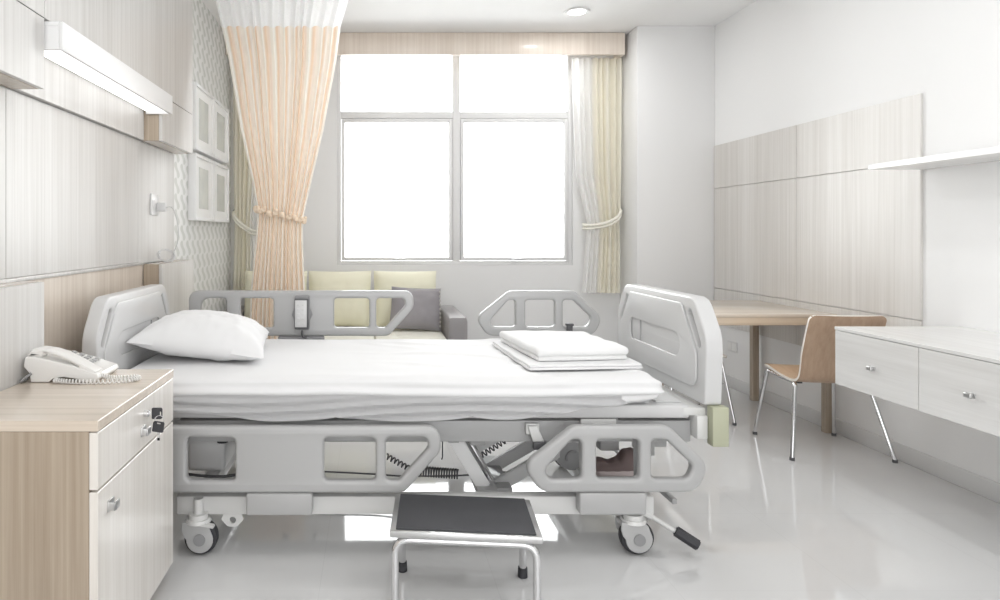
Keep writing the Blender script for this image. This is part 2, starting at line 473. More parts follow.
def helix(p, q, r, turns, n=12):
    p, q = Vector(p), Vector(q); d = (q-p); t = d.normalized(); a = t.orthogonal().normalized(); b = t.cross(a)
    N = int(turns*n)
    return [p+d*(i/N)+(a*math.cos(2*PI*turns*i/N)+b*math.sin(2*PI*turns*i/N))*r for i in range(N+1)]
def tag(o, label=None, cat=None, group=None, kind=None):
    if label: o['label'] = label
    if cat: o['category'] = cat
    if group: o['group'] = group
    if kind: o['kind'] = kind
    return o
def thing(name, loc, label, cat, group=None):
    o = bpy.data.objects.new(name, None); COL.objects.link(o); o.location = loc
    o.empty_display_size = 0.1
    return tag(o, label, cat, group)
def structure(o): o['kind'] = 'structure'; return o
def copy_tree(o, parent=None):
    c = o.copy(); COL.objects.link(c)
    if parent is not None: c.parent = parent; c.matrix_parent_inverse = o.matrix_parent_inverse.copy()
    for ch in [k for k in SC.objects if k.parent == o]: copy_tree(ch, c)
    return c

# ---------------------------------------------------------------- room shell (metres; camera at x=0, y=0)
XL, XR, YB, H, YF = -1.245, 2.79, 5.68, 2.89, -1.6
def sbox(name, *a, mat='paint_wall', bev=0.0):
    return structure(MB().box(*a, bev=bev).build(name, mat))
sbox('floor', XL-0.15, XR+0.15, YF, YB+0.2, -0.1, 0.0, mat='floor_tile')
sbox('ceiling', XL-0.15, XR+0.15, YF, YB+0.2, H, H+0.1, mat='paint_ceiling')
sbox('wall_left', XL-0.15, XL, YF, YB+0.2, 0, H, mat='wallpaper')
# wall behind the camera, with a wide unseen opening added for frontal fill light
OX0, OX1, OZ1 = -0.75, 2.30, 2.30
m = MB(); m.box(XL-0.15, OX0, YF-0.15, YF, 0, H); m.box(OX1, XR+0.15, YF-0.15, YF, 0, H); m.box(OX0, OX1, YF-0.15, YF, OZ1, H)
structure(m.build('wall_front', 'paint_front'))
sbox('wall_right', XR, XR+0.15, YF, YB+0.2, 0, H, mat='paint_right')
# window wall around the opening
WX0, WX1, WZ0, WZ1 = -0.316, 1.745, 0.919, 2.80
m = MB()
m.box(XL, WX0, YB, YB+0.2, 0, H); m.box(WX1, XR, YB, YB+0.2, 0, H)
m.box(WX0, WX1, YB, YB+0.2, 0, WZ0); m.box(WX0, WX1, YB, YB+0.2, WZ1, H)
structure(m.build('wall_back', 'paint_wall'))
sbox('wall_column', 2.155, XR, 5.30, YB, 0, H, mat='paint_wall', bev=0.004)
sbox('baseboard_right', XR-0.014, XR, YF, 5.30, 0, 0.088, mat='paint_trim', bev=0.004)
sbox('baseboard_back', XL, 2.155, YB-0.014, YB, 0, 0.088, mat='paint_trim', bev=0.004)
sbox('baseboard_column', 2.155, XR-0.014, 5.286, 5.30, 0, 0.088, mat='paint_trim', bev=0.004)

# window
win = bpy.data.objects.new('window_1', None); COL.objects.link(win); win.location = (0.71, YB+0.06, WZ0); structure(win)
ya, yb = YB+0.02, YB+0.10
m = MB(); t = 0.035
m.box(WX0, WX0+t, ya, yb, WZ0, WZ1, bev=0.004); m.box(WX1-t, WX1, ya, yb, WZ0, WZ1, bev=0.004)
m.box(WX0+t, WX1-t, ya, yb, WZ0, WZ0+t, bev=0.004); m.box(WX0+t, WX1-t, ya, yb, WZ1-t, WZ1, bev=0.004)
m.box(0.70, 0.765, ya, yb, WZ0+t, WZ1-t, bev=0.004)
m.box(WX0+t, 0.70, ya, yb, 2.205, 2.265, bev=0.004); m.box(0.765, WX1-t, ya, yb, 2.205, 2.265, bev=0.004)
structure(m.build('frame', 'frame_paint', win))
for (a, b) in ((WX0+t, 0.70), (0.765, WX1-t)):
    g = MB().box(a, b, YB+0.055, YB+0.061, 2.265, WZ1-t).build('pane', 'window_glass', win)
    m = MB(); s = 0.034; z0, z1 = WZ0+t, 2.205
    m.box(a+0.004, a+s, ya-0.008, yb-0.02, z0+0.004, z1-0.004, bev=0.004); m.box(b-s, b-0.004, ya-0.008, yb-0.02, z0+0.004, z1-0.004, bev=0.004)
    m.box(a+s, b-s, ya-0.008, yb-0.02, z0+0.004, z0+s, bev=0.004); m.box(a+s, b-s, ya-0.008, yb-0.02, z1-s, z1-0.004, bev=0.004)
    sash = m.build('sash', 'frame_paint', win)
    MB().box(a+s, b-s, YB+0.05, YB+0.056, z0+s, z1-s).build('pane', 'window_glass', sash)
    c = (a+b)/2
    h = MB().box(c-0.03, c+0.02, ya-0.024, ya-0.008, z0+0.006, z0+0.026, bev=0.004)
    h.box(c+0.0, c+0.075, ya-0.034, ya-0.022, z0+0.014, z0+0.024, bev=0.004).build('handle', 'satin_metal', sash)

# wood pelmet over the window
tag(MB().box(XL+0.005, 2.12, 5.465, 5.495, 2.70, H-0.005, bev=0.003).box(2.10, 2.12, 5.495, YB, 2.70, H-0.005, bev=0.003).build('curtain_pelmet', 'oak_top'),
    'pale wood pelmet board along the top of the window', 'pelmet')
bpy.data.objects['curtain_pelmet'].data.materials[0] = wood('pelmet_wood', (0.68, 0.59, 0.51), (0.82, 0.74, 0.66), 'Z', coat=0.4)

# left headwall cladding (structure): upper run, niche back, lower run
XP = -1.12
def clad(name, y0, y1, z0, z1, x1=-1.235, mat='wall_wood', x0=XL):
    return structure(MB().box(x0, x1, y0+0.0015, y1-0.0015, z0+0.0015, z1-0.0015, bev=0.0012, seg=1).build(name, mat))
k = 1
for (y0, y1, z0, z1, x1) in ((0.4, 2.216, 1.933, H, XP), (2.216, 4.04, 1.933, H, XP),
                             (2.216, 3.45, 1.69, 1.933, -1.215),
                             (0.4, 2.187, 1.045, 1.69, -1.235), (2.187, 3.416, 1.045, 1.69, -1.235), (3.416, 4.04, 1.035, 1.69, -1.235),
                             (0.4, 3.45, 0.0, 1.04, -1.222)):
    clad('trim_%d' % k, y0, y1, z0, z1, x1, 'wall_wood_shaded' if z0 == 0 else 'wall_wood'); k += 1
structure(MB().box(XL, -1.214, 0.4, 3.45, 1.032, 1.046, bev=0.002).build('trim_%d' % k, 'wall_wood')); k += 1

def cab_box(name, y0, y1, z0, z1, label, cat, front='wall_wood'):
    r = thing(name, (XL, (y0+y1)/2, z0), label, cat)
    MB().box(-1.234 if z0 > 1 else -1.221, XP-0.018, y0, y1, z0, z1, bev=0.0015, seg=1).build('carcass', 'oak', r)  # oak puts the brown shade of the box ends into the colour
    MB().box(XP-0.0175, XP, y0+0.001, y1-0.001, z0, z1-0.001, bev=0.0015, seg=1).build('door', front, r)
    return r
cab_box('wall_cabinet', 1.30, 2.216, 1.69, 1.932, 'shallow wood wall cabinet above the telephone, near end of the reading lamp', 'cabinet')
cab_box('wall_cabinet', 3.452, 4.04, 1.69, 1.932, 'shallow wood wall cabinet beside the white picture frames, far end of the reading lamp', 'cabinet')
cab_box('headwall_unit', 1.30, 2.216, 0.0, 1.035, 'low wood headwall unit right behind the telephone', 'cabinet')
cab_box('headwall_unit', 3.452, 4.06, 0.0, 1.034, 'low wood headwall unit with a coiled white cable on top', 'cabinet')

# over-bed lamp
r = thing('wall_lamp', (-1.14, 2.835, 1.827), 'long white box wall lamp glowing downward over the bed head', 'lamp')
m = MB(); LY0, LY1 = 2.225, 3.445
m.box(-1.076, -1.062, LY0, LY1, 1.827, 1.925, bev=0.002)
m.box(-1.214, -1.076, LY0, LY1, 1.909, 1.925, bev=0.002)
m.box(-1.214, -1.200, LY0, LY1, 1.85, 1.909, bev=0.002)
m.box(-1.200, -1.076, LY0, LY0+0.014, 1.829, 1.909, bev=0.002); m.box(-1.200, -1.076, LY1-0.014, LY1, 1.829, 1.909, bev=0.002)
m.build('housing', 'white_gloss', r)
MB().box(-1.198, -1.078, LY0+0.016, LY1-0.016, 1.842, 1.850, bev=0.002).build('diffuser', 'lamp_glow', r)

# socket with charger and cable
r = thing('wall_socket', (-1.235, 3.66, 1.36), 'white wall socket plate with switch beside the picture frames', 'socket')
MB().box(-1.234, -1.225, 3.60, 3.72, 1.30, 1.42, bev=0.003).build('plate', 'white_plastic', r)
MB().box(-1.225, -1.221, 3.612, 3.648, 1.335, 1.385, bev=0.002).build('switch', 'white_plastic', r)
r = thing('charger', (-1.20, 3.69, 1.33), 'white plug in charger with thin cable hanging to the headwall unit', 'charger')
MB().box(-1.2245, -1.175, 3.668, 3.71, 1.322, 1.372, bev=0.005).build('plug', 'motor_white', r)
pts = [Vector((-1.175, 3.69, 1.345))]
ctrl = [(-1.14, 3.70, 1.34), (-1.12, 3.73, 1.25), (-1.13, 3.76, 1.15), (-1.16, 3.77, 1.08), (-1.17, 3.73, 1.043)]
pts += [Vector(c) for c in ctrl]
def smooth_pts(P, n=8):
    out = []
    P = [Vector(p) for p in P]; Q = [P[0]]+P+[P[-1]]
    for i in range(1, len(Q)-2):
        a, b, c, d = Q[i-1:i+3]
        for k in range(n):
            t_ = k/n
            out.append(0.5*((2*b)+(c-a)*t_+(2*a-5*b+4*c-d)*t_*t_+(3*b-a-3*c+d)*t_**3))
    out.append(P[-1]); return out
loops = []
for i in range(56):
    a = 2*PI*i/16
    rr = 0.042+0.006*math.sin(i*1.7)
    loops.append(Vector((-1.172+0.028*math.cos(a+0.4)*(1+0.2*math.sin(i)), 3.69+rr*math.cos(a)*1.5, 1.072+rr*0.8*math.sin(a)+0.002*math.sin(i*2.1))))
MB().tube(smooth_pts(pts)+[p for p in loops], 0.0028, 6).build('cable', 'motor_white', r)

# four framed prints
gfr = 'white framed prints on the patterned wall'
for (y0, z0, lab) in ((4.37, 1.765, 'white framed grey print nearer the wall cabinet, upper row'),
                      (4.885, 1.765, 'white framed grey print nearer the curtain, upper row'),
                      (4.37, 1.285, 'white framed grey print nearer the wall cabinet, lower row'),
                      (4.885, 1.285, 'white framed grey print nearer the curtain, lower row')):
    r = thing('picture_frame', (-1.24, y0+0.24, z0), lab, 'picture', gfr)
    y1, z1 = y0+0.50, z0+0.455
    m = MB(); w = 0.022
    m.box(-1.244, -1.19, y0, y0+w, z0, z1, bev=0.003); m.box(-1.244, -1.19, y1-w, y1, z0, z1, bev=0.003)
    m.box(-1.244, -1.19, y0+w, y1-w, z0, z0+w, bev=0.003); m.box(-1.244, -1.19, y0+w, y1-w, z1-w, z1, bev=0.003)
    m.build('frame', 'white_gloss', r)
    MB().box(-1.240, -1.204, y0+w, y1-w, z0+w, z1-w).build('mat_board', 'mat_board', r)
    MB().box(-1.2035, -1.2015, y0+0.125, y1-0.125, z0+0.085, z1-0.085).build('print', 'art_print', r)

# ---------------------------------------------------------------- curtains
def curtain_fn(rows, folds, seed=0):
    """rows: (v, xl, xr, y, z_left, z_right, amp)"""
    def fn(u, v):
        for a, b in zip(rows, rows[1:]):
            if v <= b[0]+1e-9: break
        t_ = (v-a[0])/(b[0]-a[0]); t_ = t_*t_*(3-2*t_)*0.5+t_*0.5
        L = [a[i]+(b[i]-a[i])*t_ for i in range(1, 7)]
        uu = u+0.010*math.sin(2*PI*u*2.3+seed)+0.006*math.sin(2*PI*u*5.1+seed*2)
        x = L[0]+(L[1]-L[0])*uu
        ph = 2*PI*folds*u+0.5*math.sin(2*PI*u*3+seed)
        y = L[2]+L[5]*(math.sin(ph)+0.18*math.sin(2*ph+1.1+seed))
        x += 0.25*L[5]*math.cos(ph)*(1 if 0.02 < u < 0.98 else 0)
        return Vector((x, y, L[3]+(L[4]-L[3])*u))
    return fn
r = thing('privacy_curtain', (-0.62, 4.3, 0.22), 'peach striped bed privacy curtain with white net top, tied at the waist', 'curtain')
ZT = 2.563
rows_net = [(0, -1.075, -0.135, 4.3, 2.875, 2.875, 0.022), (1, -1.00, -0.225, 4.3, ZT, ZT, 0.022)]
grid_mesh('net_top', curtain_fn(rows_net, 12), 420, 6, 'white_net', r)
rows = [(0, -1.00, -0.225, 4.3, ZT, ZT, 0.022), (0.10, -0.955, -0.25, 4.3, 2.35, 2.35, 0.022), (0.30, -0.875, -0.335, 4.3, 1.88, 1.88, 0.021),
        (0.44, -0.80, -0.415, 4.3, 1.55, 1.53, 0.022), (0.535, -0.762, -0.470, 4.3, 1.335, 1.285, 0.016), (0.60, -0.775, -0.470, 4.3, 1.17, 1.15, 0.017),
        (0.75, -0.81, -0.455, 4.3, 0.82, 0.82, 0.024), (1.0, -0.83, -0.44, 4.3, 0.22, 0.22, 0.021)]
grid_mesh('cloth', curtain_fn(rows, 12), 420, 60, 'privacy_cloth', r)
m = MB()   # tieback: a looped braid of rosettes
for i in range(22):
    a = 2*PI*i/22
    x = -0.616+0.158*math.cos(a); y = 4.3+0.060*math.sin(a); z = 1.320-0.070*(x+0.616)/0.3+0.006*math.sin(i*2.4)
    m.sphere((x, y, z), 0.021, (1, 1, 0.95), 10)
    m.sphere((x+0.012, y-0.014, z+0.016*(-1)**i), 0.012, (1, 1, 1), 8)
m.build('tieback', 'tie_peach', r)

def drape(name, label, rows, tie, hook, mirror=False):
    r = thing(name, ((rows[0][1]+rows[0][2])/2, rows[0][3], rows[-1][4]), label, 'curtain', 'cream window curtains')
    f = curtain_fn(rows, 8, 1.3)
    grid_mesh('cloth', (lambda u, v: f(1-u, v)) if mirror else f, 260, 50, 'drape_cloth', r)
    m = MB(); m.tube(tie, 0.013, 10); m.tube([(p[0], p[1], p[2]-0.028) for p in tie], 0.010, 10)
    m.build('tieback', 'tie_cloth', r)
    MB().cyl(hook, (hook[0], YB, hook[2]), 0.008).sphere(hook, 0.014).build('hook', 'dark_grey', r)
    return r
zr = lambda z: z
Yc = 5.57
rows = [(0, 1.70, 2.13, Yc, 2.695, 2.695, 0.022), (0.10, 1.70, 2.13, Yc, 2.50, 2.50, 0.022), (0.5, 1.735, 2.125, Yc, 1.70, 1.70, 0.020),
        (0.64, 1.80, 2.12, Yc, 1.42, 1.42, 0.017), (0.71, 1.835, 2.11, Yc, 1.275, 1.29, 0.015), (0.80, 1.82, 2.115, Yc, 1.10, 1.10, 0.018), (1.0, 1.785, 2.115, Yc, 0.69, 0.685, 0.022)]
tie = smooth_pts([(2.115, 5.63, 1.415), (2.11, 5.535, 1.385), (2.06, 5.515, 1.325), (1.97, 5.51, 1.285), (1.87, 5.515, 1.268), (1.818, 5.54, 1.265), (1.815, 5.60, 1.27), (1.90, 5.625, 1.28), (2.04, 5.63, 1.33), (2.112, 5.64, 1.41)])
drape('window_curtain', 'cream window curtain tied back beside the plain column', rows, tie, (2.122, 5.63, 1.42))
rows = [(0, -1.205, -0.86, Yc, 2.695, 2.695, 0.022), (0.1, -1.205, -0.86, Yc, 2.50, 2.50, 0.022), (0.5, -1.20, -0.90, Yc, 1.70, 1.70, 0.020),
        (0.71, -1.19, -0.955, Yc, 1.29, 1.275, 0.014), (0.82, -1.195, -0.94, Yc, 1.05, 1.05, 0.018), (1.0, -1.21, -0.93, Yc, 0.685, 0.69, 0.022)]
tie = smooth_pts([(-1.195, 5.63, 1.385), (-1.19, 5.535, 1.36), (-1.13, 5.515, 1.29), (-1.03, 5.51, 1.225), (-0.955, 5.53, 1.21), (-0.94, 5.58, 1.21), (-1.0, 5.625, 1.23), (-1.12, 5.63, 1.30), (-1.195, 5.635, 1.38)])
drape('window_curtain', 'cream window curtain tied back next to the patterned wall, behind the privacy curtain', rows, tie, (-1.20, 5.635, 1.39), True)

# ---------------------------------------------------------------- sofa
r = thing('sofa', (-0.25, 5.2, 0), 'grey armed sofa with cream seat under the window', 'sofa')
SX0, SX1, SY0, SY1 = -1.215, 0.705, 4.80, 5.62
m = MB(); m.box(SX0+0.15, SX1-0.15, SY0+0.03, SY1-0.16, 0.07, 0.29, bev=0.015); m.build('base', 'sofa_grey', r)
MB().box(SX0+0.15, SX1-0.15, SY1-0.16, SY1, 0.07, 0.66, bev=0.03, seg=4).build('back', 'sofa_grey', r)
from_bm('armrest', rbox(SX1-0.15, SX1, SY0, SY1, 0.07, 0.58, 0.03, 8, 16, 14), 'sofa_grey', r)
from_bm('armrest', rbox(SX0, SX0+0.15, SY0, SY1, 0.07, 0.58, 0.03, 8, 16, 14), 'sofa_grey', r)
for i in range(3):
    a = SX0+0.152+i*0.539
    from_bm('seat_cushion', rbox(a, a+0.536, SY0+0.0, SY1-0.16, 0.29, 0.425, 0.03, 16, 16, 6), 'sofa_seat', r)
for x in (SX0+0.06, SX1-0.06):
    for y in (SY0+0.06, SY1-0.06): MB().cyl((x, y, 0), (x, y, 0.075), 0.02, 0.025).build('leg', 'dark_grey', r)
gb = 'pale yellow back cushions on the sofa'
for i, (a, lab) in enumerate(((-1.065, 'pale yellow back cushion half hidden behind the peach privacy curtain'),
                              (-0.535, 'pale yellow back cushion in the middle of the sofa'),
                              (0.005, 'pale yellow back cushion behind the grey throw pillow'))):
    c = [(a, 5.33, 0.43), (a+0.52, 5.33, 0.43), (a+0.52, 5.40, 0.885), (a, 5.40, 0.885)]
    tag(from_bm('back_cushion', pillow_mesh(c, 0.24, 24, 0.35, 0.006, i*3), 'cushion_cream'), lab, 'cushion', gb)
r = thing('throw_pillow', (0.33, 5.2, 0.43), 'grey throw pillow leaning beside the sofa armrest', 'cushion')
c = [(0.12, 5.12, 0.445), (0.535, 5.10, 0.428), (0.545, 5.22, 0.755), (0.15, 5.24, 0.77)]
from_bm('cover', pillow_mesh(c, 0.13, 20, 0.7, 0.006, 5), 'pillow_grey', r)
m = MB()
for k in range(9):
    z = 0.46+0.29*k/9; y = 5.10+0.115*k/9
    m.box(0.522+0.008*k/9, 0.534+0.008*k/9, y-0.012, y+0.004, z, z+0.016, bev=0.002)
m.build('lacing', 'pale_stitch', r)

# ---------------------------------------------------------------- hospital bed
bed = thing('hospital_bed', (0.1, 2.9, 0), 'grey adjustable hospital bed on casters with plastic end boards and side rails', 'bed')
NY, FY = 2.42, 3.54          # centre planes of the near and far side rails
head_out = rounded([(-0.97, 0, 0.05), (0.115, 0, 0.05), (0.252, 0.155, 0.055), (0.247, 0.246, 0.075), (-0.97, 0.246, 0.05)])
HR = 0.018
head_holes = [rounded(h) for h in (
    [(-0.905, 0.046, HR), (-0.765, 0.046, HR), (-0.765, 0.205, HR), (-0.905, 0.205, 0.05)],
    [(-0.69, 0.046, HR), (-0.51, 0.046, HR), (-0.51, 0.205, HR), (-0.69, 0.205, HR)],
    [(-0.181, 0.046, HR), (0.010, 0.046, HR), (0.010, 0.205, HR), (-0.181, 0.205, HR)],
    [(0.048, 0.046, HR), (0.096, 0.046, HR), (0.205, 0.166, 0.02), (0.200, 0.205, 0.035), (0.048, 0.205, HR)])]
foot_out = rounded([(0.62, 0, 0.07), (0.555, 0.10, 0.05), (0.74, 0.246, 0.06), (1.095, 0.246, 0.06), (1.245, 0.10, 0.06), (1.20, 0, 0.07)])
foot_holes = [rounded(h) for h in (
    [(0.605, 0.05, 0.028), (0.772, 0.05, HR), (0.772, 0.196, HR), (0.735, 0.196, 0.03)],
    [(0.827, 0.05, HR), (0.986, 0.05, HR), (0.986, 0.196, HR), (0.827, 0.196, HR)],
    [(1.03, 0.05, HR), (1.165, 0.05, 0.03), (1.185, 0.10, 0.03), (1.085, 0.196, 0.03), (1.03, 0.196, HR)])]
def hole_lip(hole, y, s):
    return None
def rail(outline, holes, y, z, bx0, bx1, raised, label):
    sh = lambda P: [(a, b+z) for a, b in P]
    rl = MB().prism(sh(outline), 'XZ', y-0.021, y+0.021, bev=0.013, holes=[sh(h) for h in holes], seg=4).build('side_rail', 'bed_plastic', bed, smooth=35)
    rl['label'] = label
    s = 1 if y < 3 else -1
    MB().box(bx0, bx1, y-0.02, y+0.03 if s > 0 else y+0.02, z-0.083, z-0.001, bev=0.008, seg=3).build('mounting_block', 'bed_plastic' if not raised else 'mid_grey', rl)
    ya_ = y+s*0.045
    zt = 0.43
    for xx in ((bx0+0.035, bx1-0.005) if bx0 > 0 else (bx0+0.05, bx1-0.05)):
        m = MB()
        m.bar((xx, y+s*0.015, z-0.045), (xx, ya_+s*0.012, z-0.045), 0.03, 0.02)
        if not raised: m.bar((xx, ya_, z-0.06), (xx, ya_+s*0.01, zt), 0.03, 0.016, up=(0, 1, 0))
        else: m.bar((xx, ya_, z-0.03), (xx, ya_, zt-0.015), 0.03, 0.016, up=(0, 1, 0)).bar((xx, ya_, zt), (xx, 3.36, zt), 0.03, 0.016)
        m.build('swing_arm', 'bed_steel', rl)
    return rl
rail(head_out, head_holes, NY, 0.238, -0.469, -0.225, False, 'lowered near side rail at the head end')
mv = lambda P: [(a-0.03, b) for a, b in P]
rail(mv(head_out), [mv(h) for h in head_holes], FY, 0.641, -0.515, -0.265, True, 'raised far side rail at the head end')
rail(foot_out, foot_holes, NY, 0.240, 0.764, 1.012, False, 'lowered near side rail at the foot end')
fr = rail(foot_out, foot_holes, FY, 0.641, 0.764, 1.012, True, 'raised far side rail at the foot end')
m = MB().box(1.045, 1.075, FY-0.045, FY-0.021, 0.664, 0.711, bev=0.004).box(1.04, 1.08, FY-0.05, FY-0.021, 0.699, 0.713, bev=0.004).build('latch', 'dark_grey', fr)

def endboard(name, x_in, x_out, lab):
    """moulded plastic board in the y-z plane with two corner hand grips, a raised panel and a pocket"""
    y0, y1, z0, z1 = 2.45, 3.34, 0.546, 0.948
    W = y1-y0
    out = rounded([(y0+0.012, z0, 0.015), (y1-0.012, z0, 0.015), (y1, z0+0.20, 0.2), (y1-0.004, z0+0.27, 0.16), (y1-0.10, z1, 0.085), (y0+0.10, z1, 0.085), (y0+0.004, z0+0.27, 0.16), (y0, z0+0.20, 0.2)], 7)
    def slot(s):
        f = (lambda d: y0+d) if s > 0 else (lambda d: y1-d)
        P = [(f(0.036), z0+0.222, 0.016), (f(0.068), z0+0.205, 0.016), (f(0.156), z0+0.340, 0.016), (f(0.122), z0+0.358, 0.016)]
        return rounded(P if s > 0 else P[::-1], 5)
    lo, hi = min(x_in, x_out), max(x_in, x_out)
    o = MB().prism(out, 'YZ', lo, hi, bev=0.008, holes=[slot(1), slot(-1)], seg=4).build(name, 'bed_plastic_pale', bed, smooth=35)
    s = -1 if x_in < x_out else 1     # inner side direction
    pan = rounded([(y0+0.06, z0+0.055, 0.05), (y1-0.06, z0+0.055, 0.05), (y1-0.06, z0+0.19, 0.04), (y1-0.185, z1-0.03, 0.03), (y0+0.185, z1-0.03, 0.03), (y0+0.06, z0+0.19, 0.04)])
    pocket = rounded([(y0+0.19, z0+0.15, 0.05), (y1-0.19, z0+0.15, 0.03), (y1-0.19, z0+0.25, 0.03), (y0+0.19, z0+0.25, 0.05)])
    a, b = sorted((x_in+s*0.001, x_in+s*0.007))
    MB().prism(pan, 'YZ', a-0.003, b, bev=0.003, holes=[pocket], seg=3).build('raised_panel', 'bed_plastic_pale', o, smooth=35)
    yb_ = y1-0.30
    MB().box(min(x_in, x_in+s*0.006), max(x_in, x_in+s*0.006), yb_, yb_+0.005, z0+0.152, z0+0.248).build('pocket_divider', 'bed_plastic', o)
    o['label'] = lab
    return o
endboard('headboard', -1.040, -1.100, 'moulded headboard with two hand grips')
endboard('footboard', 1.255, 1.322, 'moulded footboard with two hand grips')
for x in (1.275, -1.118):
    for y in (2.438, 3.298):
        MB().box(x, x+0.062, y, y+0.046, 0.396, 0.545, bev=0.005).build('bumper', 'bumper_green', bed)
# deck under the mattress
m = MB(); m.box(-1.02, 1.215, 2.492, 3.385, 0.488, 0.540, bev=0.01, seg=3)
m.box(1.10, 1.20, 2.53, 3.34, 0.540, 0.546, bev=0.003)
m.build('deck', 'bed_plastic_pale', bed)
MB().tube(arc_path([(1.135, 2.62, 0.545, 0), (1.135, 2.62, 0.59, 0.015), (1.135, 3.20, 0.59, 0.015), (1.135, 3.20, 0.545, 0)]), 0.005).build('mattress_stop', 'chrome', bed)
# upper frame
m = MB()
for y in (2.515, 3.325): m.box(-1.0, 1.23, y, y+0.045, 0.392, 0.474, bev=0.004)
for x in (-0.9, -0.3, 0.3, 1.1): m.box(x, x+0.04, 2.56, 3.325, 0.40, 0.47, bev=0.004)
for x in (-0.8, 0.0, 0.9): m.box(x, x+0.05, 2.52, 3.36, 0.474, 0.488)
m.build('upper_frame', 'bed_steel', bed)
m = MB(); m.box(1.232, 1.274, 2.47, 3.31, 0.415, 0.505, bev=0.005); m.box(1.19, 1.274, 2.49, 3.29, 0.50, 0.53, bev=0.004)
m.build('end_crossbar', 'bed_steel_light', bed)
m = MB(); m.box(-1.105, -1.03, 2.47, 3.31, 0.40, 0.505, bev=0.005); m.build('end_crossbar', 'bed_steel_light', bed)
m = MB().box(0.588, 0.640, 2.497, 2.514, 0.425, 0.468, bev=0.004).prism([(0.592, 0.462), (0.628, 0.462), (0.655, 0.402), (0.612, 0.402)], 'XZ', 2.482, 2.498, bev=0.004)
lt = m.build('rail_latch', 'bed_steel_light', bed)
MB().box(0.612, 0.662, 2.472, 2.50, 0.374, 0.403, bev=0.004).build('latch_lever', 'dark_grey', lt)
m = MB(); m.box(0.80, 0.935, 2.497, 2.513, 0.43, 0.485, bev=0.003); m.tube(arc_path([(0.84, 2.49, 0.462, .0), (0.84, 2.487, 0.470, .004), (0.89, 2.487, 0.470, .004), (0.89, 2.49, 0.462, 0)]), 0.003)
m.build('name_plate_holder', 'bed_steel_light', bed)
# base frame
m = MB()
for y in (2.45, 3.30): m.box(-0.74, 1.06, y, y+0.05, 0.138, 0.207, bev=0.005)
m.box(-0.70, -0.64, 2.50, 3.30, 0.14, 0.20, bev=0.005); m.box(0.865, 0.925, 2.50, 3.30, 0.14, 0.20, bev=0.005)
m.build('base_frame', 'bed_steel_light', bed)
MB().prism(rounded([(-0.565, 0.14, 0), (-0.575, 0.115, 0.01), (-0.55, 0.088, 0.02), (-0.515, 0.088, 0.02), (-0.49, 0.115, 0.01), (-0.50, 0.14, 0)]), 'XZ', 2.462, 2.474, holes=[[(-0.532+0.013*math.cos(a*PI/8), 0.112+0.013*math.sin(a*PI/8)) for a in range(16)]]).build('lug', 'bed_steel_light', bed)
# lifting scissor
m = MB()
for y in (2.66, 3.14):
    MB().bar((0.31, y, 0.40), (0.455, y, 0.10+0.06), 0.055, 0.03, up=(0, 1, 0), bev=0.004).build('lift_arm', 'arm_white', bed)
for y in (2.72, 3.05): MB().cyl((0.37, y, 0.39), (0.50, y, 0.15), 0.016).build('lift_strut', 'chrome', bed)
for y in (2.78, 2.98):
    MB().bar((0.53, y, 0.12), (0.99, y, 0.385), 0.055, 0.03, up=(0, 1, 0), bev=0.004).build('lift_arm', 'arm_grey', bed)
    MB().bar((0.40, y+0.06, 0.235), (0.66, y+0.06, 0.385), 0.05, 0.03, up=(0, 1, 0), bev=0.004).build('lift_arm', 'arm_grey', bed)
m = MB(); m.box(0.30, 0.345, 2.60, 3.2, 0.36, 0.40, bev=0.003); m.box(0.39, 0.45, 2.60, 3.2, 0.35, 0.40, bev=0.003)
m.box(0.42, 0.50, 2.60, 3.20, 0.14, 0.17, bev=0.003); m.box(0.50, 0.58, 2.7, 3.1, 0.10, 0.14, bev=0.003)
m.build('lift_bracket', 'bed_steel', bed)
MB().cyl((0.45, 3.2, 0.36), (1.0, 3.2, 0.36), 0.012).cyl((0.45, 2.9, 0.352), (0.86, 2.9, 0.352), 0.014).build('drive_rod', 'chrome', bed)
m = MB().box(0.785, 0.905, 2.775, 2.885, 0.27, 0.395, bev=0.02, seg=3)
m.lathe([(0.001, -0.072), (0.045, -0.07), (0.066, -0.06), (0.070, -0.04), (0.070, 0.04), (0.066, 0.06), (0.045, 0.07), (0.001, 0.072)], (0.85, 2.83, 0.255), 'Y', 28)
mo = m.build('lift_motor', 'motor_grey', bed)
MB().tube([(0.85+0.03*math.cos(a*PI/8), 2.757, 0.245+0.03*math.sin(a*PI/8)) for a in range(3, 10)], 0.005).build('motor_ring', 'mid_grey', mo)
m = MB().box(1.00, 1.085, 2.86, 2.95, 0.24, 0.39, bev=0.006); m.build('control_box', 'motor_white', bed)
m = MB().box(1.09, 1.15, 2.87, 2.95, 0.29, 0.33, bev=0.004).box(1.085, 1.16, 2.88, 2.96, 0.325, 0.39, bev=0.004).build('control_box', 'dark_grey', bed)
for c in ((1.105, 2.868, 0.314), (1.07, 2.868, 0.262)): MB().sphere(c, 0.008).build('plug', 'white_plastic', bed)
m = MB().box(1.16, 1.215, 2.80, 2.92, 0.24, 0.40, bev=0.004).box(1.225, 1.31, 2.90, 2.98, 0.245, 0.31, bev=0.004).box(1.20, 1.26, 2.90, 2.98, 0.28, 0.42, bev=0.004).build('control_bracket', 'bed_steel', bed)
m = MB().box(0.93, 1.19, 2.70, 2.93, 0.148, 0.168, bev=0.004).box(0.93, 0.95, 2.72, 2.90, 0.138, 0.149).box(1.16, 1.18, 2.52, 3.30, 0.148, 0.168, bev=0.003).build('utility_tray', 'bed_steel', bed)
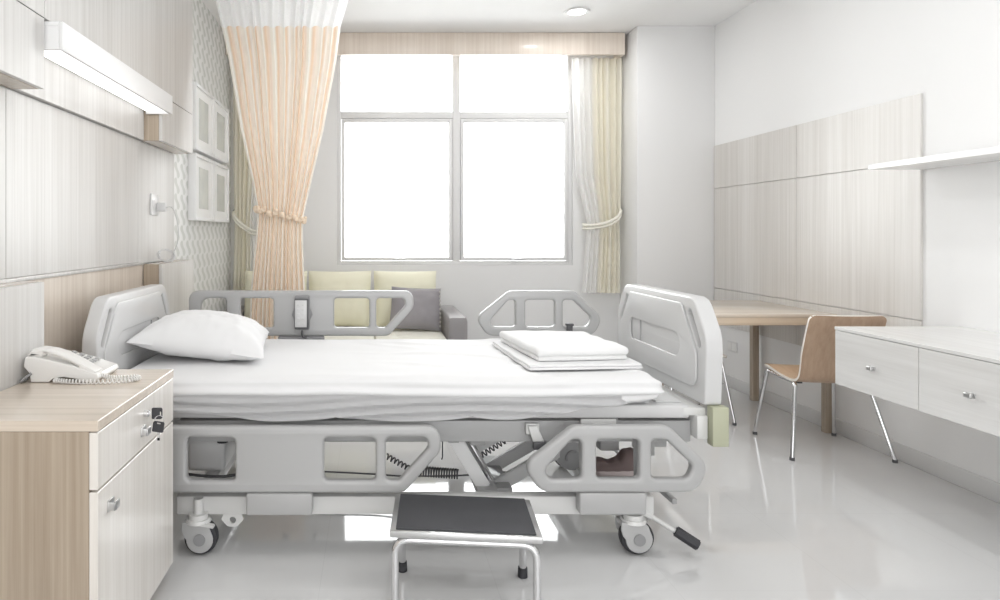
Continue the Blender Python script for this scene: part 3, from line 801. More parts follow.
# head-end motor housing and cables
m = MB().box(-0.78, -0.62, 2.72, 3.02, 0.20, 0.40, bev=0.02, seg=3); m.build('head_motor', 'arm_white', bed)
MB().cyl((-0.615, 2.66, 0.345), (-0.615, 2.66, 0.41), 0.023).build('adjustment_knob', 'dark_rubber', bed)
m = MB().prism(rounded([(-0.60, 0.40, .01), (-0.50, 0.40, .01), (-0.53, 0.30, .01), (-0.565, 0.25, .005), (-0.58, 0.32, .01)]), 'XZ', 2.74, 2.79, bev=0.003)
m.cyl((-0.56, 2.70, 0.39), (-0.56, 2.86, 0.39), 0.035).build('backrest_lever', 'motor_grey', bed)
MB().tube(smooth_pts([(-0.75, 2.68, 0.35), (-0.735, 2.68, 0.39), (-0.72, 2.68, 0.41)]), 0.006).build('cable', 'dark_grey', bed)
MB().tube(smooth_pts([(-0.78, 2.64, 0.222), (-0.70, 2.64, 0.215), (-0.62, 2.64, 0.21), (-0.55, 2.66, 0.213)]), 0.006).build('cable', 'dark_grey', bed)
MB().tube(smooth_pts([(-0.25, 3.0, 0.10), (0.0, 2.98, 0.095), (0.15, 2.95, 0.097), (0.40, 2.95, 0.10), (0.60, 2.95, 0.115), (0.75, 2.95, 0.15)]), 0.004).build('cable', 'dark_grey', bed)
MB().tube(helix((0.06, 2.9, 0.205), (0.17, 2.9, 0.145), 0.011, 7), 0.0035, 6).build('cable', 'dark_grey', bed)
MB().tube(helix((0.19, 2.82, 0.168), (0.37, 2.82, 0.155), 0.020, 16), 0.0035, 6).build('cable', 'dark_grey', bed)
MB().tube(helix((0.45, 2.95, 0.165), (0.60, 2.95, 0.26), 0.012, 9), 0.0035, 6).build('cable', 'dark_grey', bed)
MB().tube([(0.31, 2.9, 0.39), (0.31, 2.9, 0.20), (0.306, 2.9, 0.19)], 0.003).build('cable', 'dark_grey', bed)

def caster(x, y, s, brake):
    """swivel caster; s = direction of the wheel offset along x"""
    wx = x+s*0.012
    body = [(wx-0.066, 0.126), (wx-0.068, 0.10), (wx-0.060, 0.075)]+[(wx+0.050*math.cos(math.radians(a)), 0.0628+0.050*math.sin(math.radians(a))) for a in range(180, 391, 14)]+[(wx+0.034, 0.112), (wx+0.02, 0.126)]
    m = MB().prism(body, 'XZ', y-0.034, y-0.026, bev=0.004).prism(body, 'XZ', y+0.026, y+0.034, bev=0.004)
    m.box(wx-0.064, wx+0.024, y-0.032, y+0.032, 0.105, 0.126, bev=0.006)
    c = m.build('caster', 'bed_plastic', bed)
    m = MB().lathe([(0.050, -0.022), (0.060, -0.018), (0.0625, -0.008), (0.0625, 0.008), (0.060, 0.018), (0.050, 0.022)], (wx, y, 0.0628), 'Y', 32)
    m.build('tyre', 'dark_rubber', c)
    MB().cyl((wx, y-0.038, 0.0628), (wx, y+0.038, 0.0628), 0.022).build('axle_cap', 'mid_grey', c)
    m = MB().cyl((wx-0.012, y, 0.120), (wx-0.012, y, 0.132), 0.048, 0.044).cyl((wx-0.012, y, 0.132), (wx-0.012, y, 0.150), 0.036).cyl((wx-0.012, y, 0.15), (wx-0.012, y, 0.205), 0.018)
    m.build('swivel', 'bed_steel_light', c)
    if brake:
        MB().bar((wx+0.0, y-0.03, 0.122), (wx+0.055, y-0.03, 0.112), 0.03, 0.008).build('brake_tab', 'bed_steel_light', c)
    return c
caster(-0.655, 2.44, 1, True); caster(0.975, 2.44, 1, False); caster(-0.655, 3.34, 1, True); caster(0.975, 3.34, 1, False)
# central brake pedal at the foot end
m = MB().cyl((1.00, 2.455, 0.155), (1.05, 2.455, 0.130), 0.014).cyl((1.05, 2.455, 0.130), (1.135, 2.415, 0.085), 0.009)
m.prism([(1.0, 0.20), (1.035, 0.19), (1.06, 0.16), (1.065, 0.12), (1.05, 0.10), (1.03, 0.13), (1.01, 0.14)], 'XZ', 2.476, 2.49, bev=0.002)
pd = m.build('brake_pedal', 'bed_steel_light', bed)
MB().cyl((1.125, 2.42, 0.092), (1.195, 2.385, 0.052), 0.021, n=8, bev=0.004).build('grip', 'dark_rubber', pd)

# mattress with fitted sheet
X0, X1, Y0, Y1, Z0, Z1 = -1.028, 1.115, 2.455, 3.440, 0.541, 0.645
def sheet(co, nm):
    d = 0
    if co.y < Y0+0.075:           # long creases along the near side
        t_ = min(1, (Y0+0.075-co.y)/0.06)
        w = (co.z+0.35*(co.y-Y0))*150+2.6*noise.noise(Vector((co.x*1.0, 0, 3.0)))+0.5*noise.noise(Vector((co.x*4, 1, 3.0)))
        d += 0.0075*t_*math.sin(w)*(0.65+0.7*noise.noise(Vector((co.x*1.7, 4, co.z*3))))
    if nm.z > 0.5:               # faint rumples on top
        d += 0.004*noise.noise(Vector((co.x*2.0, co.y*5.5+co.x*2, 1.0)))*max(0, nm.z)
        q = noise.noise(Vector((co.x*1.4+7, co.y*4+co.x*1.6, 2)))
        d += 0.007*math.exp(-(q/0.10)**2)*max(0, min(1, (co.x+0.3)/0.5))*nm.z
    p = co+nm*d
    if co.x > X1-0.30 and co.z < 0.60:      # foot end lifts off the deck
        t_ = (co.x-(X1-0.30))/0.30; p.z += 0.035*t_*t_*(1-(co.z-Z0)/0.06 if co.z < 0.60 else 0)
    return p
mt = thing('mattress', (0.04, 2.93, Z0), 'mattress in a rumpled white fitted sheet on the hospital bed', 'mattress')
from_bm('fitted_sheet', rbox(X0, X1, Y0, Y1, Z0, Z1, 0.051, 150, 60, 16, sheet), 'linen', mt, smooth=70)
def hem(u, v):
    x = X0+0.03+(X1-0.09-X0)*u
    sc_ = abs(math.sin(x*5.2+0.6*noise.noise(Vector((x*1.5, 0, 0)))+0.9))       # scalloped lower edge
    zb = 0.515-0.019*sc_**0.5
    l_ = max(0, min(1, (-0.35-x)/0.4)); zb += (0.527-zb)*l_*l_*(3-2*l_)
    r_ = max(0, min(1, (x-0.45)/0.5)); zb += (0.552-zb)*r_*r_*(3-2*r_)
    z = 0.597-(0.597-zb)*v
    fade = max(0, min(1, (x-0.86)/0.13)); fade *= fade
    y = Y0+0.001-0.022*v*(1-fade)+0.030*fade+0.0075*math.sin((z+0.08*noise.noise(Vector((x*1.0, 0, 8))))*190)*min(1, v*2)*(1-fade)+0.003*v*noise.noise(Vector((x*3, v*2, 5)))
    return Vector((x, y, z))
grid_mesh('sheet_hem', hem, 220, 14, 'linen', mt, solid=0.003)

# pillow
P = [(-1.034, 2.70, 0.746), (-0.455, 2.71, 0.680), (-0.515, 3.24, 0.706), (-1.020, 3.26, 0.752)]
bm = pillow_mesh(P, 0.225, 44, 0.6, 0.007, 2, flat=0.10)
for v in bm.verts:
    if v.co.z < 0.654: v.co.z = 0.654+(v.co.z-0.654)*0.05
    if v.co.x < -1.028: v.co.x = -1.028
    if v.co.x > -0.70:   # puckers at the open end
        t_ = (v.co.x+0.70)/0.25
        v.co.z += 0.010*t_*math.sin(v.co.y*46+v.co.x*14)*min(1, (v.co.z-0.654)/0.06)
tag(from_bm('pillow', bm, 'linen', None, 60), 'plump white pillow at the head of the hospital bed', 'pillow')

# folded blanket and folded towel
def folded(name, c, z0, layers, mat, label, cat):
    """cloth folded flat over a four-cornered outline: rounded layers (height, inset) one on another"""
    ll, lr, ur, ul = [Vector((*p, 0)) for p in c]
    bm = bmesh.new(); z = z0
    for k_, (h, ins, ov) in enumerate(layers):
        L = rbox(0, 0.5, 0, 0.55, 0, h, h*0.49, 44, 48, 8)
        for v in L.verts:
            u, w_, q = v.co.x/0.5, v.co.y/0.55, v.co.z/h
            uu = ins+u*(1-2*ins)
            p = ll.lerp(lr, uu).lerp(ul.lerp(ur, uu), ins+w_*(1-2*ins))
            n1 = noise.noise(Vector((u*2.3+k_*5, w_*2.3, 3)))
            n2 = noise.noise(Vector((u*5+k_*3, w_*6, 9)))
            p += Vector((0.006*noise.noise(Vector((w_*4, k_*7, 1))), 0.006*noise.noise(Vector((u*4, k_*7+3, 1))), 0))
            zz = z+v.co.z+(0.007*n1+0.004*n2)*ov*q
            v.co = Vector((p.x, p.y, zz))
        me_ = bpy.data.meshes.new('t'); L.to_mesh(me_); L.free(); bm.from_mesh(me_); bpy.data.meshes.remove(me_)
        z += h*0.93
    bmesh.ops.recalc_face_normals(bm, faces=bm.faces)
    return tag(from_bm(name, bm, mat, None, 70), label, cat)
folded('folded_blanket', [(0.620, 2.585), (1.090, 2.620), (1.075, 3.18), (0.580, 3.18)], 0.651, [(0.012, 0.0, 0.2), (0.010, 0.006, 0.3)], 'linen', 'thin folded white blanket lying on the sheet beneath the towel', 'blanket')
folded('folded_towel', [(0.670, 2.645), (1.062, 2.69), (1.020, 3.16), (0.610, 3.16)], 0.6735, [(0.022, 0.012, 0.35), (0.032, 0.0, 0.9)], 'terry', 'thick folded white towel on top of the thin blanket', 'towel')

# bed hand control on the far rail
r = thing('hand_control', (-0.372, 3.42, 0.66), 'grey bed hand control with white keypad hung on the far side rail', 'remote control')
m = MB().prism(rounded([(-0.415, 0.69, 0.01), (-0.335, 0.69, 0.01), (-0.333, 0.74, 0.01), (-0.318, 0.77, 0.01), (-0.333, 0.81, 0.01), (-0.335, 0.875, 0.01), (-0.413, 0.875, 0.01), (-0.415, 0.81, 0.01), (-0.430, 0.77, 0.01), (-0.416, 0.74, 0.01)]), 'XZ', 3.420, 3.438, bev=0.004)
m.build('holder', 'mid_grey', r)
MB().box(-0.413, -0.338, 3.404, 3.4195, 0.695, 0.858, bev=0.005).build('case', 'dark_grey', r)
MB().box(-0.410, -0.347, 3.401, 3.4045, 0.706, 0.850, bev=0.002).build('keypad', 'bed_plastic_pale', r)
m = MB()
for i in range(5):
    for j in range(2): m.box(-0.400+j*0.026, -0.384+j*0.026, 3.3995, 3.4015, 0.720+i*0.025, 0.732+i*0.025, bev=0.001)
m.build('button', 'motor_white', r)
MB().tube(smooth_pts([(-0.372, 3.41, 0.69), (-0.372, 3.41, 0.668), (-0.366, 3.415, 0.652), (-0.35, 3.42, 0.648)]), 0.006).build('cable', 'dark_grey', r)

HC = [o for o in SC.objects if o.name == 'hand_control'][0]
HC.location += Vector((-0.008, 0.08, -0.011))

# brown slippers / pouch on the utility tray
r = thing('slipper', (1.06, 2.78, 0.169), 'brown slipper lying on the bed base behind the near foot rail', 'slipper')
so = rounded([(0.935, 2.745, 0.03), (1.165, 2.745, 0.04), (1.165, 2.835, 0.04), (0.935, 2.835, 0.03)])
MB().prism(so, 'XY', 0.169, 0.196, bev=0.008).build('sole', 'brown_sole', r)
def upper(u, v):
    x = 0.935+0.225*u
    prof = 0.205+0.028*math.cos(u*2*PI*0.95-0.2) if u < 0.78 else 0.0
    top = [(0, 0.215), (0.15, 0.208), (0.33, 0.196), (0.48, 0.205), (0.65, 0.245), (0.78, 0.25), (0.90, 0.215), (1, 0.166)]
    for (a, za), (b, zb) in zip(top, top[1:]):
        if u <= b: break
    t_ = (u-a)/(b-a); z = za+(zb-za)*(t_*t_*(3-2*t_))
    w = 0.044*(1-0.35*max(0, u-0.7)/0.3)
    a_ = PI*v
    return Vector((x, 2.79-w*math.cos(a_), 0.193+(z-0.164)*math.sin(a_)**0.6+0.004*noise.noise(Vector((u*6, v*6, 1)))))
grid_mesh('upper', upper, 40, 20, 'brown_cloth', r, solid=0.003)

# ---------------------------------------------------------------- step stool
st = thing('step_stool', (0.30, 2.15, 0), 'chrome step stool with black ribbed tread in front of the bed', 'step stool')
cx, cy = 0.300, 2.155
W2, D2, ZT = 0.235, 0.143, 0.27
m = MB().box(cx-W2, cx+W2, cy-D2, cy+D2, ZT-0.024, ZT-0.003, bev=0.003)
m.build('tread_frame', 'satin_metal', st)
m = MB().box(cx-W2+0.018, cx+W2-0.018, cy-D2+0.012, cy+D2-0.003, ZT-0.003, ZT+0.002, bev=0.0015)
m.build('tread_mat', 'tread_rubber', st)
for y, sx, dy in ((cy-D2+0.02, 0.0, -0.004), (cy+D2-0.03, -0.01, 0.022)):
    z = ZT-0.036
    a, b = cx-W2+0.015, cx+W2-0.015
    if dy < 0:
        pts = arc_path([(a, y+dy, 0.012, 0), (a, y, z, 0.05), (b, y, z, 0.05), (b, y+dy, 0.012, 0)], 10)
    else:
        pts = arc_path([(a-sx, y+dy, 0.012, 0), (a-sx, y, z, 0.04), (b+sx, y, z, 0.04), (b+sx, y+dy, 0.012, 0)], 10)
    lg = MB().tube(pts, 0.0125, 14).build('leg_loop', 'chrome', st)
    for p in (pts[0], pts[-1]):
        MB().cyl((p.x, p.y, 0.0), (p.x, p.y, 0.036), 0.0175, 0.016, bev=0.002).build('rubber_foot', 'dark_rubber', lg)
st.rotation_euler.z = math.radians(-5.5)

# ---------------------------------------------------------------- bedside cabinet, telephone, keys
CX0, CX1, CY0, CY1, CZ = -1.116, -0.694, 1.640, 2.262, 0.726
r = thing('bedside_cabinet', (-0.9, 1.95, 0), 'wood bedside cabinet with drawer and door below the telephone', 'cabinet')
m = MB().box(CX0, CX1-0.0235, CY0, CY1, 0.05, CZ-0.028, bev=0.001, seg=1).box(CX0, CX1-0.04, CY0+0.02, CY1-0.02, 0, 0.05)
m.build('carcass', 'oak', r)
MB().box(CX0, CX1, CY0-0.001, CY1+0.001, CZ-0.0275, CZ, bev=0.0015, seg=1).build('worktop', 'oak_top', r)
dz = 0.547
dr = MB().box(CX1-0.023, CX1-0.001, CY0+0.001, CY1-0.001, dz+0.003, CZ-0.0305, bev=0.0015, seg=1).build('drawer', 'pale_front', r)
do = MB().box(CX1-0.023, CX1-0.001, CY0+0.001, CY1-0.001, 0.055, dz-0.003, bev=0.0015, seg=1).build('door', 'pale_front', r)
def square_pull(y, z, par, x=CX1-0.001):
    m = MB().box(x, x+0.005, y-0.012, y+0.026, z-0.014, z+0.014, bev=0.001)
    m.box(x+0.005, x+0.022, y-0.012, y-0.006, z-0.010, z+0.010, bev=0.001).box(x+0.016, x+0.022, y-0.012, y+0.02, z-0.011, z+0.011, bev=0.002)
    return m.build('handle', 'satin_metal', par)
square_pull(1.71, 0.484, do)
square_pull(1.955, 0.603, dr)
MB().cyl((CX1-0.001, 1.975, 0.652), (CX1+0.012, 1.975, 0.652), 0.010).cyl((CX1+0.010, 1.975, 0.652), (CX1+0.014, 1.975, 0.652), 0.007).build('lock', 'chrome', dr)
def key_head(x, y, z, ang):
    h = rounded([(-0.017, -0.016, 0.004), (0.017, -0.016, 0.004), (0.017, 0.016, 0.006), (-0.017, 0.016, 0.006)])
    ho = rounded([(-0.006, 0.008, 0.002), (0.006, 0.008, 0.002), (0.006, 0.013, 0.002), (-0.006, 0.013, 0.002)])
    b = MB().prism(h, 'XZ', -0.004, 0.004, bev=0.002, holes=[ho])
    b.bm.transform(Matrix.Translation((x, y, z)) @ Matrix.Rotation(math.radians(ang), 4, 'Y'))
    return b
r = thing('key', (CX1+0.03, 1.975, 0.652), 'black headed key standing in the drawer lock', 'key', 'black headed keys on the drawer')
key_head(CX1+0.038, 1.975, 0.652, 90).build('head', 'dark_rubber', r)
MB().box(CX1+0.0145, CX1+0.022, 1.973, 1.977, 0.648, 0.656).build('blade', 'chrome', r)
r = thing('key', (CX1+0.045, 1.97, 0.59), 'black headed key hanging below the one in the drawer lock', 'key', 'black headed keys on the drawer')
key_head(CX1+0.046, 1.962, 0.615, 8).build('head', 'dark_rubber', r)
MB().box(CX1+0.043, CX1+0.050, 1.961, 1.963, 0.572, 0.600).box(CX1+0.040, CX1+0.050, 1.961, 1.963, 0.574, 0.582).build('blade', 'chrome', r)
MB().tube([(CX1+0.047+0.014*math.sin(2*PI*k/20), 1.9675+0.002*math.cos(2*PI*k/20), 0.633+0.014*math.cos(2*PI*k/20)) for k in range(20)], 0.0013, 6, closed=True).build('key_ring', 'chrome', r)

# telephone: long axis runs along +x, handset on the camera side
ph = thing('telephone', (-0.98, 2.12, CZ), 'white corded desk telephone with coiled cord on the wood cabinet', 'telephone')
px, py, pz = -1.105, 2.055, CZ
prof = rounded([(0.0, 0.050, 0.008), (0.004, 0.082, 0.008), (0.03, 0.083, 0.01), (0.15, 0.055, 0.02), (0.232, 0.028, 0.006), (0.238, 0.014, 0.006), (0.225, 0.001, 0.004), (0.185, 0.001, 0.004), (0.165, 0.012, 0.006), (0.125, 0.018, 0.01), (0.09, 0.012, 0.01), (0.078, 0.001, 0.003), (0.022, 0.001, 0.003), (0.018, 0.030, 0.008)])
MB().prism([(px+a, pz+b) for a, b in prof], 'XZ', py+0.0, py+0.165, bev=0.004).build('base', 'phone_plastic', ph)
hs = [(0.006, 0.088), (0.02, 0.103), (0.05, 0.110), (0.09, 0.104), (0.13, 0.090), (0.17, 0.070), (0.205, 0.050), (0.226, 0.036)]
low = [(0.226, 0.026), (0.20, 0.029), (0.185, 0.040), (0.15, 0.060), (0.10, 0.082), (0.065, 0.090), (0.05, 0.078), (0.012, 0.082)]
poly = [(px+a, pz+b, 0.006) for a, b in hs+low]
m = MB().prism(rounded(poly, 3), 'XZ', py+0.004, py+0.056, bev=0.010, seg=4)
m.box(px+0.17, px+0.228, py+0.002, py+0.060, pz+0.030, pz+0.050, bev=0.006, rot=Matrix.Rotation(math.radians(28), 3, 'Y'))
m.build('handset', 'phone_plastic', ph)
m = MB()
ang = Matrix.Rotation(math.radians(16), 3, 'Y')
for i in range(4):
    for j in range(3):
        x = px+0.10+i*0.026; y = py+0.085+j*0.024
        m.box(x-0.008, x+0.008, y-0.008, y+0.008, pz+0.0705-i*0.0075, pz+0.0765-i*0.0075, bev=0.002, rot=ang)
m.build('keypad', 'bed_plastic', ph)
path = smooth_pts([(px+0.228, py+0.03, pz+0.022), (px+0.262, py+0.025, pz+0.012), (px+0.30, py+0.03, pz+0.010), (px+0.345, py+0.04, pz+0.010), (px+0.35, py+0.02, pz+0.009), (px+0.315, py-0.005, pz+0.008), (px+0.25, py-0.02, pz+0.008), (px+0.19, py-0.022, pz+0.008), (px+0.135, py-0.012, pz+0.008), (px+0.10, py-0.004, pz+0.009)], 10)
coil = []
Nt = 46
for i in range(Nt*8):
    f = i/(Nt*8)*(len(path)-1); k_ = int(f); p = path[k_].lerp(path[min(k_+1, len(path)-1)], f-k_)
    t_ = (path[min(k_+1, len(path)-1)]-path[k_]).normalized() if k_ < len(path)-1 else Vector((-1, 0, 0))
    a = Vector((0, 0, 1)); b = t_.cross(a).normalized()
    th = 2*PI*i/8
    q = p+(a*math.cos(th)+b*math.sin(th))*0.0062
    q.z = max(q.z, pz+0.003)
    coil.append(q)
MB().tube(coil, 0.0024, 6).build('cord', 'phone_plastic', ph)
MB().tube(smooth_pts([(px+0.025, py-0.0, pz+0.03), (px+0.010, py-0.012, pz+0.018), (px-0.002, py-0.01, pz+0.006), (px-0.004, py+0.03, pz+0.005)]), 0.004).build('line_cord', 'mid_grey', ph)

# ---------------------------------------------------------------- right wall: cladding, shelf, console, socket
PX = 2.778
for (y0, y1, z0, z1) in ((3.295, 4.268, 1.56, 1.911), (4.268, 5.298, 1.56, 1.911), (3.295, 4.268, 0.755, 1.56), (4.268, 5.298, 0.755, 1.56), (3.295, 4.268, 0.465, 0.755), (4.268, 5.298, 0.465, 0.755)):
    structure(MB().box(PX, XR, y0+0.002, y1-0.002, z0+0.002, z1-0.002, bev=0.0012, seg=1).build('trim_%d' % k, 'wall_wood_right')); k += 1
tag(MB().box(2.509, XR-0.001 if False else PX-0.0005, 1.45, 3.295, 1.520, 1.548, bev=0.002).box(PX-0.001, XR-0.0005, 1.45, 3.29, 1.522, 1.546).build('wall_shelf', 'pale_wood'),
    'empty pale wall shelf above the drawer console', 'shelf')
r = thing('drawer_console', (2.48, 2.3, 0.484), 'wall hung pale wood console with wide drawers beside the chair', 'console')
DX, DY0, DY1 = 2.191, 1.20, 3.083
MB().box(DX+0.02, XR-0.001, DY0, DY1, 0.484, 0.740, bev=0.001, seg=1).build('carcass', 'pale_wood', r)
MB().box(DX-0.002, XR-0.001, DY0, DY1+0.001, 0.742, 0.757, bev=0.0015, seg=1).build('top', 'pale_wood', r)
y = DY1
while y > DY0+0.2:
    y0 = max(DY0, y-0.472)
    d = MB().box(DX, DX+0.0195, y0+0.002, y-0.001, 0.486, 0.7395, bev=0.0015, seg=1).build('drawer', 'pale_wood', r)
    c = (y0+y)/2
    m = MB().box(DX-0.004, DX, c-0.011, c+0.011, 0.598, 0.616, bev=0.001)
    m.cyl((DX-0.004, c, 0.607), (DX-0.014, c, 0.607), 0.005).box(DX-0.024, DX-0.013, c-0.014, c+0.014, 0.597, 0.617, bev=0.003)
    m.build('knob', 'satin_metal', d)
    y = y0
r = thing('wall_socket', (XR, 5.04, 0.316), 'white double socket on the wall under the desk', 'socket')
MB().box(XR-0.009, XR-0.0005, 4.975, 5.10, 0.280, 0.358, bev=0.002).build('plate', 'white_plastic', r)
MB().box(XR-0.011, XR-0.009, 4.985, 5.032, 0.290, 0.348, bev=0.001).box(XR-0.011, XR-0.009, 5.042, 5.09, 0.290, 0.348, bev=0.001).build('faceplate', 'mat_board', r)

# desk
r = thing('desk', (2.38, 4.29, 0), 'square legged wood desk standing against the clad wall', 'desk')
KX0, KX1, KY0, KY1 = 2.00, 2.774, 3.88, 4.695
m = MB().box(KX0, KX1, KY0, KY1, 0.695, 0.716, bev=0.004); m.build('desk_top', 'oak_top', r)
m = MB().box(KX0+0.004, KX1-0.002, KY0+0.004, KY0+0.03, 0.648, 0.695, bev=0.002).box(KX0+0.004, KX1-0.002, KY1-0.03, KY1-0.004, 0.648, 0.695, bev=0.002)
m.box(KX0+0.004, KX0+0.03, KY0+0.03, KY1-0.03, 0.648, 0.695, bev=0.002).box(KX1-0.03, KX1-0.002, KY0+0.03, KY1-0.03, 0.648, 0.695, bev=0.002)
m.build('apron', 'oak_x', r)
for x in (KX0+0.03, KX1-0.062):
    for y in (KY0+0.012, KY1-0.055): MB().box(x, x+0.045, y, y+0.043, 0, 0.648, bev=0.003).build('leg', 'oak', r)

# chairs
def chair(loc, label, rot=0):
    """plywood shell chair; built facing +y about (2.47, 3.64)"""
    r = thing('plywood_chair', (2.47, 3.64, 0), label, 'chair', 'plywood shell chairs at the desk')
    cx, cy = 2.47, 3.64
    path = [(0.215, 0.412), (0.19, 0.424), (0.13, 0.424), (0.04, 0.408), (-0.06, 0.398), (-0.125, 0.402), (-0.158, 0.425), (-0.172, 0.47), (-0.19, 0.56), (-0.225, 0.67), (-0.262, 0.772)]
    P = smooth_pts([(0, a, b) for a, b in path], 6)
    L = [0]
    for a, b in zip(P, P[1:]): L.append(L[-1]+(b-a).length)
    def at(s):
        s *= L[-1]
        for i in range(len(P)-1):
            if s <= L[i+1]+1e-9: break
        t_ = (s-L[i])/(L[i+1]-L[i]); return P[i].lerp(P[i+1], max(0, min(1, t_)))
    def fn(u, v):
        p = at(v)
        e = 1.0
        d0 = v*L[-1]; d1 = (1-v)*L[-1]
        R1, R2 = 0.05, 0.03
        hw = 0.192
        if d0 < R1: hw -= R1-math.sqrt(max(0, R1*R1-(R1-d0)**2))
        if d1 < R2: hw -= R2-math.sqrt(max(0, R2*R2-(R2-d1)**2))
        a = 2*u-1
        back = max(0, min(1, (v-0.55)/0.2))
        return Vector((cx+a*hw, cy+p.y+0.004*back*(a*a)-0.0, p.z+0.006*(1-back)*a*a))
    bm = bmesh.new(); nu, nv = 20, 64; V = []
    vs = [0, .002, .006, .012, .02, .032, .045]+[0.06+0.9*i/50 for i in range(51)]+[.968, .976, .984, .99, .995, .998, 1]
    for v in vs: V.append([bm.verts.new(fn(i/nu, v)) for i in range(nu+1)])
    for j in range(len(vs)-1):
        for i in range(nu): bm.faces.new((V[j][i], V[j][i+1], V[j+1][i+1], V[j+1][i]))
    bmesh.ops.recalc_face_normals(bm, faces=bm.faces)
    n0 = len(bm.faces); top = list(bm.faces)
    bmesh.ops.solidify(bm, geom=top, thickness=0.013)
    bm.normal_update()
    for f in bm.faces:
        es = [e.calc_length() for e in f.edges]
        c = f.calc_center_median()
        if len(f.verts) == 4 and sorted(es)[0] < 0.0145 and sum(1 for q in es if abs(q-0.013) < 0.0015) >= 2 and max(es) > 0 and any(True for e in f.edges if abs(e.calc_length()-0.013) < 0.0015):
            rim = abs(f.normal.x) > 0.6 or (c.z > 0.765) or (c.y > cy+0.205)
            f.material_index = 1 if rim else 0
        if f.material_index == 0:
            f.material_index = 2 if (c.y > cy-0.14 and c.z < 0.45) else 0
    from_bm('shell', bm, ['beech', 'ply_edge', 'beech_seat'], r, smooth=50)
    for sx in (-1, 1):
        MB().tube(arc_path([(cx+sx*0.17, cy-0.06, 0.384, 0), (cx+sx*0.19, cy-0.13, 0.383, 0.02), (cx+sx*0.258, cy-0.225, 0.012, 0)], 6), 0.0105, 12).build('leg', 'chrome', r)
        MB().cyl((cx+sx*0.258, cy-0.225, 0), (cx+sx*0.258, cy-0.225, 0.016), 0.0125).build('foot_cap', 'dark_grey', r)
        MB().cyl((cx+sx*0.225, cy+0.222, 0), (cx+sx*0.225, cy+0.222, 0.016), 0.0125).build('foot_cap', 'dark_grey', r)
        MB().tube(arc_path([(cx+sx*0.17, cy+0.04, 0.384, 0), (cx+sx*0.185, cy+0.16, 0.398, 0.02), (cx+sx*0.225, cy+0.222, 0.012, 0)], 6), 0.0105, 12).build('leg', 'chrome', r)
    m = MB()
    for sx in (-1, 1):
        m.tube([(cx+sx*0.17, cy-0.06, 0.384), (cx+sx*0.17, cy+0.04, 0.384)], 0.0105)
    m.tube([(cx-0.17, cy-0.01, 0.384), (cx+0.17, cy-0.01, 0.384)], 0.009)
    m.build('under_frame', 'chrome', r)
    for sx in (-1, 1): MB().box(cx+sx*0.155-0.012, cx+sx*0.155+0.012, cy-0.115, cy-0.07, 0.381, 0.394, bev=0.002).build('spacer', 'dark_rubber', r)
    return r
c1 = chair(None, 'plywood chair with chrome legs standing between the desk and the console')
c2 = copy_tree(c1)
c1.location = (2.487, 3.64, 0); c1.rotation_euler.z = math.radians(-4)
c2['label'] = 'plywood chair mostly hidden behind the bed footboard'
c2.location = (2.035, 4.285, 0); c2.rotation_euler.z = -PI/2

# ceiling downlights
for (x, y, lab) in ((1.553, 4.95, 'round recessed ceiling downlight near the window'),):
    r = thing('downlight', (x, y, H), lab, 'light')
    MB().lathe([(0.062, -0.002), (0.095, -0.002), (0.098, -0.006), (0.092, -0.012), (0.066, -0.010), (0.062, -0.006)], (x, y, H), 'Z', 36).build('trim_ring', 'white_gloss', r)
    MB().lathe([(0.001, -0.001), (0.0615, -0.001), (0.0615, -0.010), (0.04, -0.014), (0.001, -0.015)], (x, y, H), 'Z', 36).build('lens', 'downlight_glow', r)

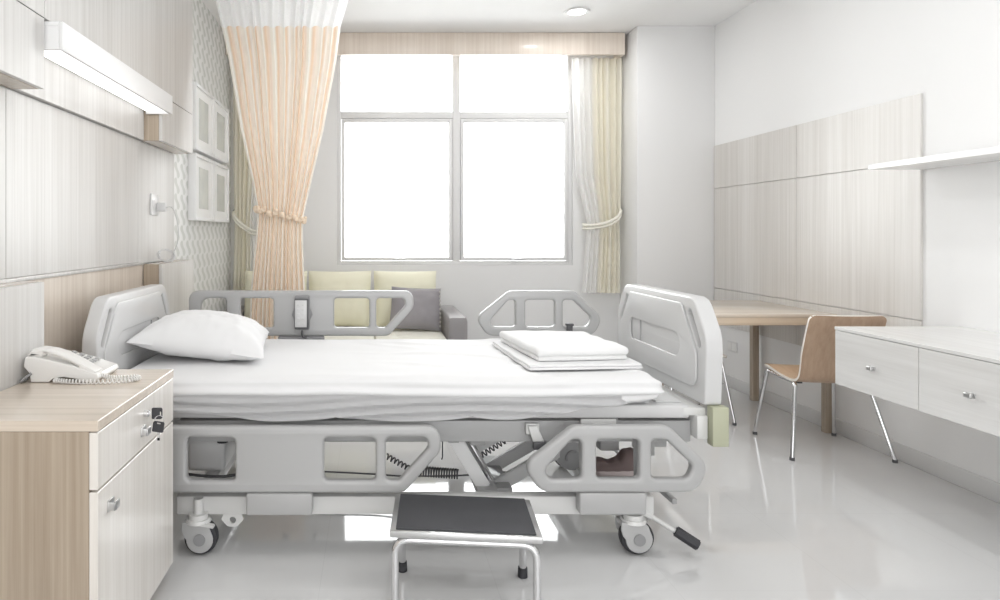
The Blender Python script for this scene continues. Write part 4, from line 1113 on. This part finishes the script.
# ---------------------------------------------------------------- light
w = bpy.data.worlds.new('sky'); SC.world = w; w.use_nodes = True
nt = w.node_tree; bg = nt.nodes['Background']
tc = nt.nodes.new('ShaderNodeTexCoord'); sp = nt.nodes.new('ShaderNodeSeparateXYZ')
nt.links.new(tc.outputs['Generated'], sp.inputs[0])
mr = nt.nodes.new('ShaderNodeMapRange')
mr.inputs['From Min'].default_value = -0.25; mr.inputs['From Max'].default_value = 0.25
mr.inputs['To Min'].default_value = 3.0; mr.inputs['To Max'].default_value = 8.5
nt.links.new(sp.outputs['Y'], mr.inputs['Value'])
nt.links.new(mr.outputs['Result'], bg.inputs['Strength'])
bg.inputs['Color'].default_value = (1, 1, 1, 1)
def area(name, loc, size, power, rot=(0, 0, 0), shape='DISK', size_y=None):
    l = bpy.data.lights.new(name, 'AREA'); l.shape = shape; l.size = size; l.energy = power
    if size_y: l.size_y = size_y
    o = bpy.data.objects.new(name, l); COL.objects.link(o); o.location = loc; o.rotation_euler = rot
    return o
for i, (x, y) in enumerate(((1.553, 4.95), (0.3, 4.3), (1.553, 2.4), (0.3, 2.0), (1.553, 0.2), (0.0, 0.0))):
    area('downlight_and_fill', (x, y, H-0.02), 0.13, 6)  # first sits at the modelled downlight; the others are added fill without fittings
l = area('window_portal', ((WX0+WX1)/2, YB+0.03, (WZ0+WZ1)/2), WX1-WX0, 1, (-PI/2, 0, 0), 'RECTANGLE', WZ1-WZ0)
l.data.cycles.is_portal = True
l = area('fill_opening_portal', ((OX0+OX1)/2, YF-0.02, OZ1/2), OX1-OX0, 1, (PI/2, 0, 0), 'RECTANGLE', OZ1)  # sampling portal for the added fill opening behind the camera
l.data.cycles.is_portal = True

# ---------------------------------------------------------------- camera
cam = bpy.data.cameras.new('camera'); co = bpy.data.objects.new('camera', cam); COL.objects.link(co)
co.location = (0, 0, 1.2); co.rotation_euler = (PI/2, 0, 0)
cam.sensor_width = 36; cam.lens = 23.4; cam.shift_x = 0.127; cam.shift_y = -0.067; cam.clip_start = 0.05
SC.camera = co
vs = SC.view_settings
vs.view_transform = 'Standard'; vs.look = 'None'; vs.exposure = 0.06; vs.gamma = 1.0; vs.use_curve_mapping = False
SC.cycles.use_denoising = True
SC.cycles.max_bounces = 10; SC.cycles.diffuse_bounces = 6
SC.cycles.sample_clamp_indirect = 10
